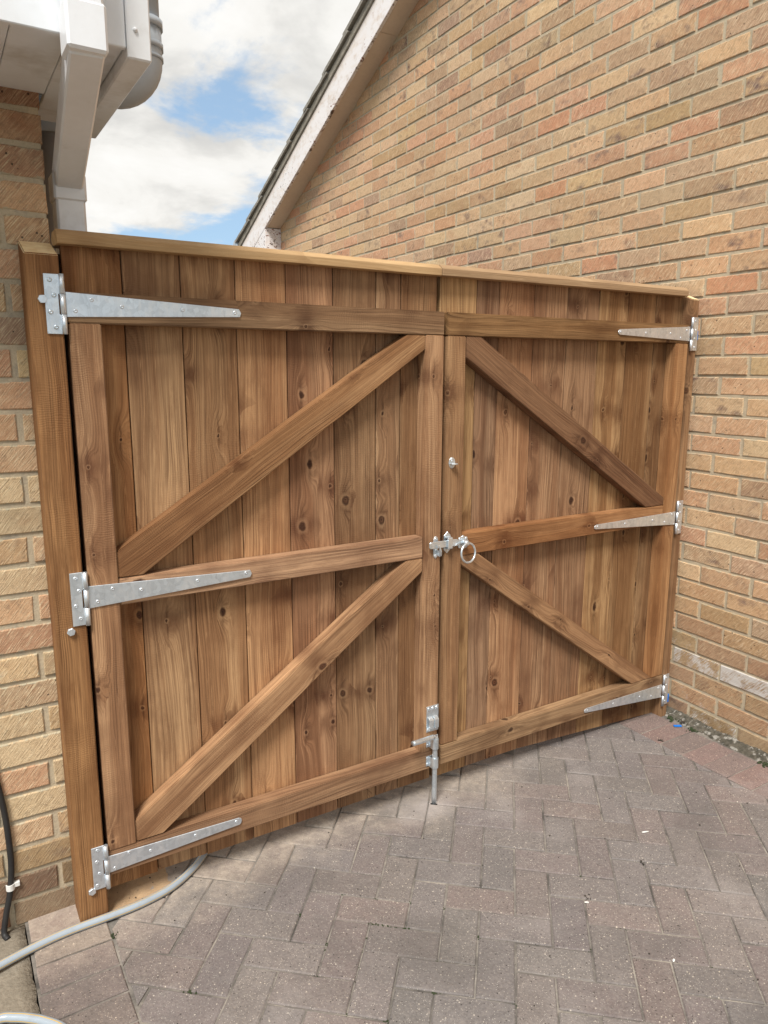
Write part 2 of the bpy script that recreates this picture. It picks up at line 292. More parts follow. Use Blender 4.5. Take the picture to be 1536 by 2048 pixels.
def paver_material(name, joined=False):
    m, t = newmat(name)
    oi = t.node('ShaderNodeObjectInfo'); co = t.node('ShaderNodeTexCoord').outputs['Object']
    rnd = t.node('ShaderNodeAttribute', {'attribute_name': 'tint'}).outputs['Fac'] if joined else oi.outputs['Random']
    r2 = t.m('FRACT', t.m('MULTIPLY', rnd, 53.3))
    p = t.vm('ADD', co, t.comb(t.m('MULTIPLY', rnd, 31.), t.m('MULTIPLY', r2, 17.), 0.))
    base = t.ramp(rnd, [(0, (.205, .190, .186)), (.25, (.225, .202, .198)), (.45, (.212, .184, .184)), (.62, (.225, .190, .186)), (.78, (.200, .190, .184)), (.9, (.215, .182, .178)), (1, (.232, .188, .183))])
    n1 = t.noise(p, 14, 4, .6); n2 = t.noise(p, 160, 3, .7); n3 = t.noise(p, 46, 4, .65)
    c = t.mix(t.mr(n1, .35, .7, 0, .45), base, (.165, .156, .154))
    c = t.mix(t.mr(n3, .48, .72, 0, .45), c, (.285, .262, .25))
    c = t.mix(t.mr(n2, .52, .72, 0, .60), c, (.11, .098, .09))
    c = t.mix(t.mr(n2, .46, .30, 0, .5), c, (.34, .305, .27))
    def specks(scale, sel, col, c, rad):
        v = t.node('ShaderNodeTexVoronoi', {'feature': 'F1'}, Scale=scale, Randomness=1.); t.put(v.inputs['Vector'], p)
        k = t.m('MULTIPLY', t.mr(v.outputs['Distance'], rad, rad*.6), t.m('GREATER_THAN', t.sep(v.outputs['Color'])[0], sel))
        return t.mix(k, c, col), k
    c, k1 = specks(250., .74, (.52, .49, .45), c, .34)
    c, k2 = specks(150., .93, (.05, .045, .042), c, .32)
    c, k3 = specks(135., .92, (.58, .53, .46), c, .30)
    if not joined: c = t.mix(1.0, c, oi.outputs['Color'], 'MULTIPLY')
    # drilling dust and sand trodden along the foot of the gate, and worn stains
    wp = t.node('ShaderNodeNewGeometry').outputs['Position']; wx, wy, wz = t.sep(wp)
    dn = t.noise(wp, 5.5, 4, .6)
    strip = t.m('SUBTRACT', 1.0, t.m('MULTIPLY', t.m('ABSOLUTE', t.m('ADD', wy, -.06)), 4.2))
    du = t.m('MULTIPLY', t.mr(t.m('ADD', strip, t.m('MULTIPLY', t.m('SUBTRACT', dn, .5), 1.6)), .15, .9), t.mr(wx, 1.95, 1.35))
    c = t.mix(t.m('MULTIPLY', du, t.mr(n3, .35, .62, .28, .62)), c, (.50, .425, .345))
    bd = t.vm('DISTANCE', t.comb(wx, t.m('MULTIPLY', wy, 1.3), 0.), (1.235, -.045, 0.))
    c = t.mix(t.m('MULTIPLY', t.mr(t.m('ADD', bd, t.m('MULTIPLY', t.m('SUBTRACT', dn, .5), .16)), .13, .02), .55), c, (.50, .45, .43))
    sn = t.noise(t.vm('ADD', wp, (3., 8., 0.)), 2.6, 5, .62)
    c = t.mix(t.mr(sn, .52, .66, 0, .48), c, (.115, .105, .098))
    c = t.mix(t.mr(sn, .44, .30, 0, .30), c, (.38, .35, .335))
    t.put(t.b.inputs['Base Color'], c); t.put(t.b.inputs['Roughness'], .9); t.put(t.b.inputs['Specular IOR Level'], .2)
    t.put(t.b.inputs['Normal'], t.bump(t.m('ADD', t.m('MULTIPLY', n2, .8), t.m('ADD', n3, t.m('MULTIPLY', k1, .3))), .75, .003))
    return m
PAVER = paver_material('block_paving'); PAVERJ = paver_material('block_paving_joined', True)

def hose_material():
    m, t = newmat('striped_hose')
    u = t.node('ShaderNodeUVMap').outputs[0]; v = t.sep(u)[1]
    k = t.m('PINGPONG', t.m('MULTIPLY', v, 4.0), .5)          # four stripes round the tube
    c = t.mix(t.mr(k, .08, .05), (.33, .385, .44), (.62, .42, .12))
    c = t.mix(t.mr(t.noise(t.node('ShaderNodeTexCoord').outputs['Object'], 26, 4), .5, .75, 0, .3), c, (.22, .20, .17))
    t.put(t.b.inputs['Base Color'], c); t.put(t.b.inputs['Roughness'], .28); return m
HOSE = hose_material()

# ------------------------------------------------------------------ mesh helpers
def link(name, me, mat=None, parent=None, loc=None, rot=None, mats=None):
    o = bpy.data.objects.new(name, me); COL.objects.link(o)
    if mat and me is not None and not me.materials: me.materials.append(mat)
    for mm in (mats or []): me.materials.append(mm)
    if parent: o.parent = parent
    if loc is not None: o.location = loc
    if rot is not None: o.rotation_euler = rot
    return o
def tag(o, label=None, cat=None, group=None, kind=None):
    for k, v in (('label', label), ('category', cat), ('group', group), ('kind', kind)):
        if v: o[k] = v
    return o
def empty(name, loc=(0, 0, 0), rz=0.):
    o = bpy.data.objects.new(name, None); COL.objects.link(o); o.location = loc; o.rotation_euler = (0, 0, rz); return o
def to_mesh(bm, name, smooth=False):
    bmesh.ops.recalc_face_normals(bm, faces=bm.faces[:])
    me = bpy.data.meshes.new(name); bm.to_mesh(me); bm.free()
    if smooth:
        for p in me.polygons: p.use_smooth = True
    return me
def bev(bm, w, seg=1):
    if w: bmesh.ops.bevel(bm, geom=bm.edges[:], offset=w, segments=seg, affect='EDGES', clamp_overlap=True)
def box_bm(a, b, bm=None):
    bm = bm or bmesh.new()
    vs_ = [bm.verts.new((x, y, z)) for x in (a[0], b[0]) for y in (a[1], b[1]) for z in (a[2], b[2])]
    for f in ((0, 1, 3, 2), (4, 6, 7, 5), (0, 4, 5, 1), (2, 3, 7, 6), (0, 2, 6, 4), (1, 5, 7, 3)): bm.faces.new([vs_[i] for i in f])
    return bm
def prism_bm(pts, d0, d1, axis='Y', bm=None):
    """polygon pts (2d) extruded from d0 to d1 along an axis; Y: pts are (x,z), Z: pts are (x,y), X: pts are (y,z)"""
    bm = bm or bmesh.new()
    mk = {'Y': lambda p, d: (p[0], d, p[1]), 'Z': lambda p, d: (p[0], p[1], d), 'X': lambda p, d: (d, p[0], p[1])}[axis]
    A = [bm.verts.new(mk(p, d0)) for p in pts]; B = [bm.verts.new(mk(p, d1)) for p in pts]
    n = len(pts); bm.faces.new(A); bm.faces.new(B[::-1])
    for i in range(n): bm.faces.new((A[i], B[i], B[(i+1) % n], A[(i+1) % n]))
    return bm
def box(name, a, b, mat, parent=None, bevel=0.):
    bm = box_bm(a, b); bev(bm, bevel); return link(name, to_mesh(bm, name), mat, parent)
def tube_bm(path, r, n=14, cap=True, bm=None, uv=False):
    bm = bm or bmesh.new(); rings = []
    lay = bm.loops.layers.uv.new('UVMap') if uv else None
    P = [Vector(p) for p in path]; prev = None
    for i, p in enumerate(P):
        tg = (P[min(i+1, len(P)-1)] - P[max(i-1, 0)]).normalized()
        if prev is None:
            a = Vector((0, 0, 1)) if abs(tg.z) < .9 else Vector((1, 0, 0)); u = tg.cross(a).normalized()
        else: u = (prev - tg*prev.dot(tg)).normalized()
        prev = u; v = tg.cross(u); rr = r[i] if hasattr(r, '__len__') else r
        rings.append([bm.verts.new(p + (u*math.cos(2*math.pi*k/n) + v*math.sin(2*math.pi*k/n))*rr) for k in range(n)])
    for i in range(len(rings)-1):
        for k in range(n):
            f = bm.faces.new((rings[i][k], rings[i][(k+1) % n], rings[i+1][(k+1) % n], rings[i+1][k])); f.smooth = True
            if lay:
                for lp, (uu, vv) in zip(f.loops, ((i, k), (i, k+1), (i+1, k+1), (i+1, k))): lp[lay].uv = (uu, vv/n)
    if cap: bm.faces.new(rings[0][::-1]); bm.faces.new(rings[-1])
    return bm
def spline(pts, n=8):
    P = [Vector(p) for p in pts]; P = [P[0]*2-P[1]] + P + [P[-1]*2-P[-2]]; out = []
    for i in range(1, len(P)-2):
        a, b, c, d = P[i-1:i+3]
        for k in range(n):
            s = k/n; out.append(.5*((2*b) + (c-a)*s + (2*a-5*b+4*c-d)*s*s + (3*b-a-3*c+d)*s**3))
    out.append(P[-2]); return out

GZ = .095      # level of the paving

# ------------------------------------------------------------------ ground
g = link('ground', to_mesh(prism_bm([(-150, -150), (150, -150), (150, 150), (-150, 150)], -.2, .045, 'Z'), 'ground'), EARTH); tag(g, kind='structure')
drive = link('driveway', to_mesh(prism_bm([(.045, -3.0), (2.56, -3.0), (2.56, 1.6), (.045, 1.6)], .046, GZ-.0038, 'Z'), 'driveway'), SAND); tag(drive, kind='structure')
def path_mesh():
    bm = bmesh.new(); nx, ny = 46, 90; V = []
    for i in range(nx+1):
        row = []
        for j in range(ny+1):
            x = -1.6 + (1.642)*i/nx; y = -3.0 + 3.09*j/ny
            z = GZ-.006 + .006*(mnoise.noise(Vector((x*7, y*7, 0)))) + .003*mnoise.noise(Vector((x*28, y*28, 3)))
            if i == nx: x += .006*mnoise.noise(Vector((0, y*30, 1)))
            row.append(bm.verts.new((x, y, z)))
        V.append(row)
    for i in range(nx):
        for j in range(ny): bm.faces.new((V[i][j], V[i+1][j], V[i+1][j+1], V[i][j+1])).smooth = True
    ext = bmesh.ops.extrude_edge_only(bm, edges=[e for e in bm.edges if e.is_boundary])
    for v in [x for x in ext['geom'] if isinstance(x, bmesh.types.BMVert)]: v.co.z = .03
    return to_mesh(bm, 'path')
tag(link('path', path_mesh(), CONCRETE), kind='structure')

# paving blocks: herringbone field clipped by a header course along each side
W = .0952; HA = R(41.0); UV_U = Vector((math.cos(HA), -math.sin(HA))); UV_V = Vector((math.sin(HA), math.cos(HA))); ANCH = Vector((1.3, -.419))
def clip(poly, nx, ny, d):      # keep nx*x+ny*y <= d
    out = []
    for i, a in enumerate(poly):
        b = poly[(i+1) % len(poly)]; da = nx*a[0]+ny*a[1]-d; db = nx*b[0]+ny*b[1]-d
        if da <= 0: out.append(a)
        if da*db < 0: s = da/(da-db); out.append((a[0]+(b[0]-a[0])*s, a[1]+(b[1]-a[1])*s))
    return out
def area(p): return abs(sum(p[i][0]*p[(i+1) % len(p)][1]-p[(i+1) % len(p)][0]*p[i][1] for i in range(len(p))))/2
def inset(poly, d):
    n = len(poly); cx = sum(p[0] for p in poly)/n; cy = sum(p[1] for p in poly)/n
    out = list(poly)
    q = list(poly)
    for i in range(n):
        a, b = q[i], q[(i+1) % n]; ex, ey = b[0]-a[0], b[1]-a[1]; L = math.hypot(ex, ey)
        if L < 1e-6: continue
        nx, ny = ey/L, -ex/L
        if nx*(cx-a[0])+ny*(cy-a[1]) > 0: nx, ny = -nx, -ny
        out = clip(out, nx, ny, nx*a[0]+ny*a[1]-d)
        if len(out) < 3: return []
    return out
def block_bm(poly, z, seed, bm=None, tint=None, lay=None, c=(0, 0)):
    """a paving block: top with a worn, slightly chipped arris"""
    bm = bm or bmesh.new(); rr = random.Random(seed)
    top = inset(poly, .0030)
    if len(top) < 3: return bm
    def dense(P):
        o = []
        for i, a in enumerate(P):
            b = P[(i+1) % len(P)]; o.append(a)
            L = math.hypot(b[0]-a[0], b[1]-a[1])
            if L > .07: o.append(((a[0]*.55+b[0]*.45), (a[1]*.55+b[1]*.45)))
        return o
    n0 = len(poly)
    if len(top) != n0: poly = inset(poly, .0002); 
    if len(poly) != len(top): poly = top; 
    A, B = dense(poly), dense(top)
    if len(A) != len(B): A = B
    tx, ty = rr.uniform(-.010, .010), rr.uniform(-.010, .010); dz = rr.uniform(-.0016, .0016)
    j = lambda s: rr.uniform(-s, s)
    zt = lambda p: z + dz + (p[0]-c[0])*tx + (p[1]-c[1])*ty
    vt = [bm.verts.new((p[0]-c[0]+j(.0008), p[1]-c[1]+j(.0008), zt(p))) for p in B]
    vm_ = [bm.verts.new((p[0]-c[0]+j(.0008), p[1]-c[1]+j(.0008), zt(p)-.0028)) for p in A]
    vb = [bm.verts.new((p[0]-c[0], p[1]-c[1], z-.03)) for p in A]
    n = len(A); fs = [bm.faces.new(vt)]
    for i in range(n):
        k = (i+1) % n
        fs.append(bm.faces.new((vt[i], vm_[i], vm_[k], vt[k]))); fs.append(bm.faces.new((vm_[i], vb[i], vb[k], vm_[k])))
    if lay is not None:
        for f in fs:
            f[lay] = tint
    return bm
XL, XR = .2335, 2.2865
blocks = []
for yy in range(-40, 40):
    for xx in range(-40, 40):
        kind = None
        if (xx + yy) % 4 == 0: kind = (2, 1)
        elif (xx + yy) % 4 == 2: kind = (1, 2)
        if not kind: continue
        gp = .0020
        P = [(xx+gp/W, yy+gp/W), (xx+kind[0]-gp/W, yy+gp/W), (xx+kind[0]-gp/W, yy+kind[1]-gp/W), (xx+gp/W, yy+kind[1]-gp/W)]
        P = [tuple(ANCH + UV_U*(a*W) + UV_V*(b*W)) for a, b in P]
        for nx, ny, d in ((-1, 0, -XL-.002), (1, 0, XR-.002), (0, -1, 2.95), (0, 1, 1.55)):
            P = clip(P, nx, ny, d)
            if len(P) < 3: break
        if len(P) >= 3 and area(P) > .0006: blocks.append((P, (1, 1, 1)))
nL = 0
for k in range(-30, 17):
    y0 = -.0865 + .0935*k; j = rng.uniform(-.004, .004)
    if y0 < -2.95 or y0 > 1.4: continue
    blocks.append(([(.050+j, y0+.003), (XL-.003, y0+.003), (XL-.003, y0+.0905), (.050+j, y0+.0905)], (1.08, 1.0, .95)))
    y1 = -.344 - .0958*k; j = rng.uniform(-.003, .003)
    if -2.95 < y1 < 1.4:
        blocks.append(([(XR+.002, y1+.002), (2.486+j, y1+.002), (2.486+j, y1+.0938), (XR+.002, y1+.0938)], (1.10, .94, .90)))
def seen(pts, m=30):
    for p in pts:
        q = project(p)
        if q and -m < q[0] < 1536+m and -m < q[1] < 2048+m: return True
    return False
cand = []
for i, (P, tint) in enumerate(blocks):
    cx = sum(p[0] for p in P)/len(P); cy = sum(p[1] for p in P)/len(P)
    vis = seen([(p[0], p[1], GZ) for p in P] + [(cx, cy, GZ)], 10) and cy < .16
    cand.append((not vis, (Vector((cx, cy, GZ))-CAM).length, i, cx, cy))
cand.sort()
bmj = bmesh.new(); layj = bmj.faces.layers.float.new('tint')
for q, (nv, _, i, cx, cy) in enumerate(cand):
    P, tint = blocks[i]
    if not nv and q < 298:
        o = link('paver', to_mesh(block_bm(P, GZ, i, c=(cx, cy)), 'paver'), PAVER, drive, (cx, cy, 0))
        f = rng.uniform(.82, .94); w_ = rng.uniform(-.02, .02)
        o.color = (tint[0]*f*(1.02+w_), tint[1]*f, tint[2]*f*(.975-w_), 1)
    else: block_bm(P, GZ, i, bmj, rng.random(), layj)
me = to_mesh(bmj, 'pavers_beyond'); o = link('paver_field', me, PAVERJ, drive); tag(o, kind='stuff')

# ------------------------------------------------------------------ brick walls
def brick_mesh(L, H, seed, front=-.0036, back=.02):
    rr = random.Random(seed); bm = bmesh.new()
    xs = [-.5, -.2, .15, .5]; out = [(x*L, -H/2) for x in xs] + [(L/2, 0)] + [(x*L, H/2) for x in xs[::-1]] + [(-L/2, 0)]
    rings = []
    J = [(rr.uniform(-.0011, .0011), rr.uniform(-.0011, .0011)) for _ in out]
    for d, ins in ((front, .0026), (front+.0022, 0.), (back, .0)):
        ring = []
        for (x, z), (jx, jz) in zip(out, J):
            sx = x - math.copysign(ins, x) if abs(x) > L*.45 else x
            sz = z - math.copysign(ins, z) if abs(z) > H*.45 else z
            ring.append(bm.verts.new((sx+jx, d + (rr.uniform(-.0006, .0006) if d == front else 0), sz+jz)))
        rings.append(ring)
    n = len(out); bm.faces.new(rings[0][::-1])
    for a, b in ((0, 1), (1, 2)):
        for i in range(n): bm.faces.new((rings[a][i], rings[b][i], rings[b][(i+1) % n], rings[a][(i+1) % n]))
    bmesh.ops.recalc_face_normals(bm, faces=bm.faces[:])
    return bm
BM_CACHE = {}
def brick_shared(L, H, k):
    key = (round(L, 3), round(H, 3), k)
    if key not in BM_CACHE:
        bm = brick_mesh(L, H, hash(key) % 9999); me = bpy.data.meshes.new('brick'); bm.to_mesh(me); bm.free(); me.materials.append(BRICK); BM_CACHE[key] = me
    return BM_CACHE[key]
def lay_bricks(wall, bricks, world, limit, tinter=None):
    """bricks: (x, z, L, H) in the wall's frame; the largest in view become parts of their own"""
    ranked = []
    for i, (x, z, L, H) in enumerate(bricks):
        q = [project(world @ Vector((x+a*L/2, 0, z+b*H/2))) for a, b in ((-1, -1), (1, -1), (1, 1), (-1, 1))]
        c = project(world @ Vector((x, 0, z)))
        inn = all(q) and c and any(-6 < k[0] < 1542 and -6 < k[1] < 2054 for k in q)
        a = area([k[:2] for k in q]) if inn else 0
        if inn:
            W0 = world @ Vector((x, 0, z))
            s = CAM.y/(CAM.y-W0.y) if W0.y > .05 else None      # where the sight line crosses the gate
            if s is not None and wall.name.startswith('wall'):
                hx = CAM.x + (W0.x-CAM.x)*s*1; hz = CAM.z + (W0.z-CAM.z)*s
                if .2 < hx < 2.5 and hz < 1.80 and W0.x > 1: a = 0
        ranked.append((-a, i))
    ranked.sort()
    rest = bmesh.new(); lay = rest.faces.layers.float.new('tint')
    for n, (a, i) in enumerate(ranked):
        x, z, L, H = bricks[i]; dp = rng.uniform(-.0016, .0016)
        if n < limit and a < 0:
            o = link('brick', brick_shared(L, H, rng.randrange(9)), None, wall, (x, dp, z), (0, rng.uniform(-.006, .006), rng.uniform(-.004, .004)))
            o.color = tinter(x, z) if tinter else (1, 1, 1, 1)
        else:
            b = brick_mesh(L, H, i); tt = rng.random(); vm_ = {}
            for f in b.faces:
                nf = rest.faces.new([vm_.setdefault(v.index, None) or vm_.__setitem__(v.index, rest.verts.new(v.co + Vector((x, dp, z)))) or vm_[v.index] for v in f.verts]) if False else None
            b.verts.index_update()
            nv = [rest.verts.new(v.co + Vector((x, dp, z))) for v in b.verts]
            for f in b.faces: rest.faces.new([nv[v.index] for v in f.verts])[lay] = tt
            b.free()
    me = bpy.data.meshes.new('brickwork'); rest.to_mesh(me); rest.free()
    o = link('brickwork', me, BRICKJ, wall); tag(o, kind='stuff')

# right-hand gable house; its frame has x along the wall towards the viewer, y into the wall
DL = R(-2.2097); XW = 2.5592
TH = math.atan2(-math.cos(DL), math.sin(DL))
HF = Matrix.Translation((XW, 0, 0)) @ Matrix.Rotation(TH, 4, 'Z')
house = empty('gable_house', (XW, 0, 0), TH)
tag(house, 'tall house gable of buff and pink bricks with flaking white bargeboard', 'house')
SL, B0 = .405, 4.532                       # soffit line z = SL*s + B0
APEX = .9
gz = lambda s: SL*min(s, 2*APEX-s) + B0
wall = link('wall', to_mesh(prism_bm([(-4.75, -.1), (4.8, -.1), (4.8, gz(4.8)+.1), (APEX, gz(APEX)+.1), (-4.75, gz(-4.75)+.1)], -.0002, .25, 'Y'), 'wall'), MORTAR, house)
bricks = []
for r in range(-3, 25):
    pass
for r in range(-44, 26):                   # row r lies below joint r; joint 0 at 1.8186
    zt = 1.8186 - .075*r; zc = zt - .0375
    if zc < -.02: continue
    s0 = (-.012 if r % 2 else .090) + rng.uniform(-.008, .008)
    k = -24
    while True:
        a = s0 + .225*k + rng.uniform(-.003, .003); k += 1
        if a < -4.72: continue
        if a > 2.9: break
        if zc > gz(a+.1)+.06: continue
        bricks.append((a+.1125, zc+rng.uniform(-.0012, .0012), .2145+rng.uniform(-.004, .003), .0645+rng.uniform(-.002, .0015)))
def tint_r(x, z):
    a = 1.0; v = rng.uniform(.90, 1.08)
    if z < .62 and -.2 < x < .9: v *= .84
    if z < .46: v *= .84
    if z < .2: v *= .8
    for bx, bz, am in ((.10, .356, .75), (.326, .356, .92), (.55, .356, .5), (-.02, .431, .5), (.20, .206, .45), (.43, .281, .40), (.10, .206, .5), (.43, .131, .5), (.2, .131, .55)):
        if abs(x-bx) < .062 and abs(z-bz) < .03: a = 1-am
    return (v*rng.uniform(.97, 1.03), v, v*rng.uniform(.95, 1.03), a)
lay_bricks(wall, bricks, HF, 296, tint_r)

def slope_prism(name, s0, s1, z0, z1, y0, y1, mat, par, bevel=.0):
    """a board parallel to the roof slope: z0..z1 above the soffit line, plumb-cut ends"""
    bm = prism_bm([(s0, gz(s0)+z0), (s1, gz(s1)+z0), (s1, gz(s1)+z1), (s0, gz(s0)+z1)], y0, y1, 'Y'); bev(bm, bevel)
    return link(name, to_mesh(bm, name), mat, par)
slope_prism('bargeboard', -5.02, APEX, 0, .195, -.147, -.125, PEEL, house, .002)
slope_prism('soffit', -4.40, -2.385, .004, .02, -.1245, .002, SOFFITPAINT, house, .0015)
slope_prism('soffit', -2.381, APEX, .002, .02, -.1245, .002, SOFFITPAINT, house, .0015)
slope_prism('verge_mortar', -5.10, APEX, .1955, .252, -.158, .02, BEDDING, house, .004)
bm = prism_bm([(-4.395, gz(-4.395)-.002), (-4.395, 2.42), (-5.0, 2.42), (-5.0, gz(-5.0)-.002)], -.1235, .002, 'Y'); bev(bm, .002)
link('box_end', to_mesh(bm, 'box_end'), PEEL, house)
bm = prism_bm([(-4.397, gz(-4.397)-.003), (-4.397, 2.40), (-5.0, 2.40), (-5.0, gz(-5.0)-.003)], -.146, -.124, 'Y'); bev(bm, .0015)
link('box_cheek', to_mesh(bm, 'box_cheek'), PEEL, house)
ang = math.atan(SL)
def tile_bm(L, wy, seed, bm=None, M=None):
    rr = random.Random(seed); b = bmesh.new(); nx = 7
    V = [[None]*2 for _ in range(nx+1)]; top = []; bot = []
    for i in range(nx+1):
        x = L*i/nx; e = .004*mnoise.noise(Vector((x*14, seed*3.3, 0)))
        h = .024 + .003*mnoise.noise(Vector((x*20, seed*1.7, 5)))
        top.append([b.verts.new((x, yv + e*(yv < 0), h)) for yv in wy]); bot.append([b.verts.new((x, yv + e*(yv < 0), 0)) for yv in wy])
    for i in range(nx):
        b.faces.new((top[i][0], top[i+1][0], top[i+1][1], top[i][1])); b.faces.new((bot[i][0], bot[i][1], bot[i+1][1], bot[i+1][0]))
        for s in (0, 1): b.faces.new((top[i][s], bot[i][s], bot[i+1][s], top[i+1][s]))
    for i in (0, nx): b.faces.new((top[i][0], top[i][1], bot[i][1], bot[i][0]))
    bmesh.ops.recalc_face_normals(b, faces=b.faces[:]); return b
tiles_rest = bmesh.new()
for k in range(18):
    s = -5.13 + .335*k
    if s > APEX-.3: break
    for c in range(9):
        b = tile_bm(.425, (-.178, .15) if c == 0 else (0, .325), k*13+c)
        Mx = Matrix.Translation((s, 0 if c == 0 else .153+.328*(c-1), gz(s)+.268)) @ Matrix.Rotation(-(ang-R(2.6))+rng.uniform(-.006, .006), 4, 'Y') @ Matrix.Rotation(rng.uniform(-.012, .012), 4, 'Z')
        if c == 0:
            me = bpy.data.meshes.new('roof_tile'); b.to_mesh(me); o = link('roof_tile', me, TILE, house); o.matrix_local = Mx
        else:
            b.verts.index_update(); nv = [tiles_rest.verts.new(Mx @ v.co) for v in b.verts]
            for f in b.faces: tiles_rest.faces.new([nv[v.index] for v in f.verts])
        b.free()
me = bpy.data.meshes.new('roof_tiles'); tiles_rest.to_mesh(me); tiles_rest.free(); tag(link('roof_covering', me, TILE, house), kind='stuff')
bm = tube_bm([(-5.16, -.17, 2.70), (-5.16, 2.8, 2.70)], .055, 16); link('gutter', to_mesh(bm, 'gutter'), GREYPVC, house)
# sloping mortar bench at the foot of the wall
def fillet_mesh():
    bm = bmesh.new(); n = 320; prev = None
    for i in range(n+1):
        s = -.03 + 2.9*i/n
        nz = lambda a, b: mnoise.noise(Vector((s*a, b, 0)))
        ring = [bm.verts.new((s, yv, zv)) for yv, zv in ((-.052+.014*nz(14, 1)+.008*nz(60, 2), GZ-.01), (-.040+.012*nz(18, 3)+.004*nz(90, 8), GZ+.004+.008*nz(22, 4)), (-.018+.008*nz(25, 5)+.005*nz(80, 9), GZ+.014+.012*nz(20, 6)+.005*nz(95, 10)), (.004, GZ+.024+.022*nz(11, 7)+.006*nz(70, 11)))]
        if prev:
            for k in range(3): bm.faces.new((prev[k], ring[k], ring[k+1], prev[k+1])).smooth = True
        prev = ring
    return to_mesh(bm, 'mortar_fillet')
link('mortar_fillet', fillet_mesh(), FILLET, house)

# left-hand house
YL, XC, ZS = .0985, .2405, 2.155
lh = empty('house_corner', (0, YL, 0)); LF = Matrix.Translation((0, YL, 0))
tag(lh, 'brick house corner with white plastic soffit and fascia above it', 'house')
lw = link('wall', to_mesh(box_bm((-1.6, .0004, -.1), (XC-.004, 2.6, ZS+.03)), 'wall'), MORTAR, lh)
bl = []
for r in range(-5, 25):
    zt = 1.8115 - .075*r; zc = zt-.0375
    if zc < 0 or zc > ZS+.02: continue
    x = XC; first = True
    while x > -1.5:
        L = (.0935 if (r % 2) else .2165) if first else .213
        first = False
        bl.append((x-L/2, zc, L+rng.uniform(-.003, .001), .0635+rng.uniform(-.002, .0015))); x -= L+.0125
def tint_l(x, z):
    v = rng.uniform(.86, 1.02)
    if z > 2.05: return (v*.78, v*.70, v*.68, 1)  # top rows: darker brick, plus the shadow under the eaves put into the tint
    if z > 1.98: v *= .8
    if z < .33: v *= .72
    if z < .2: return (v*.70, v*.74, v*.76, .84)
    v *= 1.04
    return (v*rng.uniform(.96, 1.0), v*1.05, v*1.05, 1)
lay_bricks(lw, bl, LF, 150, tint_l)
# soffit boards, fascia, verge box
zs = ZS-.005
x = .352
while x > -1.5:
    box('soffit_board', (x-.0985, -.352, zs), (x, .0-.002 if x < XC+.05 else .195, zs+.012), PVC, lh, .0018); x -= .100
box('fascia', (-1.6, -.368, zs-.006), (.352, -.353, 2.62), PVC, lh, .002)
box('end_trim', (.353, -.372, zs-.024), (.399, .195, 2.62), PVC, lh, .003)
box('trim_return', (.338, .1965, zs-.020), (.399, .206, 2.62), PVC, lh, .002)
box('roof_slab', (-1.6, -.35, 2.622), (.40, 2.5, 2.68), TILE, lh)
bm = bmesh.new(); bmesh.ops.create_uvsphere(bm, u_segments=10, v_segments=6, radius=.0045)
link('nail_cap', to_mesh(bm, 'nail_cap', True), PVC, lh, (.369, -.373, 2.178))
# square downpipe: outlet, swan neck, collar, shaft
dp = empty('downpipe', (0, 0, 0)); tag(dp, 'square white plastic downpipe cranked back under the eaves', 'downpipe')
box('outlet', (.235, -.342, 2.10), (.299, -.275, 2.62), PVC, dp, .005)
box('collar', (.2315, -.3455, 2.098), (.3025, -.2715, 2.181), PVC, dp, .005)
def bar_between(name, a, b, wx, wn, mat, par, bevel=.004):
    a, b = Vector(a), Vector(b); d = (b-a); L = d.length
    bm = box_bm((-wx/2, -wn/2, 0), (wx/2, wn/2, L)); bev(bm, bevel)
    zax = d.normalized(); xax = (Vector((1, 0, 0)) - zax*zax.x).normalized(); yax = zax.cross(xax)
    M = Matrix(((xax.x, yax.x, zax.x, a.x), (xax.y, yax.y, zax.y, a.y), (xax.z, yax.z, zax.z, a.z), (0, 0, 0, 1)))
    bm.transform(M); return link(name, to_mesh(bm, name), mat, par)
bar_between('swan_neck', (.267, -.322, 2.125), (.300, .175, 1.985), .062, .062, PVC, dp)
box('collar', (.2625, .137, 1.935), (.3375, .212, 2.0), PVC, dp, .005)
box('shaft', (.2665, .141, .10), (.3335, .208, 1.95), PVC, dp, .005)
dp2 = empty('downpipe', (.330, .53, 0)); tag(dp2, 'grey weathered pipe with two collars behind the white downpipe', 'downpipe')
link('shaft', to_mesh(tube_bm([(.0, 0, .1), (0, 0, 2.5)], .048, 20), 'shaft'), WARMGREY, dp2)
for z0, z1 in ((2.18, 2.285), (2.355, 2.40)): link('collar', to_mesh(tube_bm([(0, 0, z0), (0, 0, z1)], .054, 20), 'collar'), GREYPVC, dp2)
sp = empty('soil_pipe', (.525, .27, 0)); tag(sp, 'thick grey round pipe ending in a scuffed elbow beside the eaves', 'pipe')
link('shaft', to_mesh(tube_bm([(0, 0, 2.40), (0, 0, 3.0)], .046, 22), 'shaft'), GREYPVC, sp)
el = [(0, 0, 2.42), (0, 0, 2.335)] + [(-.085*(1-math.cos(a)), 0, 2.335-.085*math.sin(a)) for a in [R(d) for d in range(10, 91, 10)]] + [(-.285, 0, 2.25)]
link('elbow', to_mesh(tube_bm(el, .049, 22), 'elbow'), GREYPVC, sp)
for z0, z1, rr_ in ((2.405, 2.425, .0535), (2.355, 2.37, .0525), (2.330, 2.338, .0515)): link('collar', to_mesh(tube_bm([(0, 0, z0), (0, 0, z1)], rr_, 22), 'collar'), GREYPVC, sp)

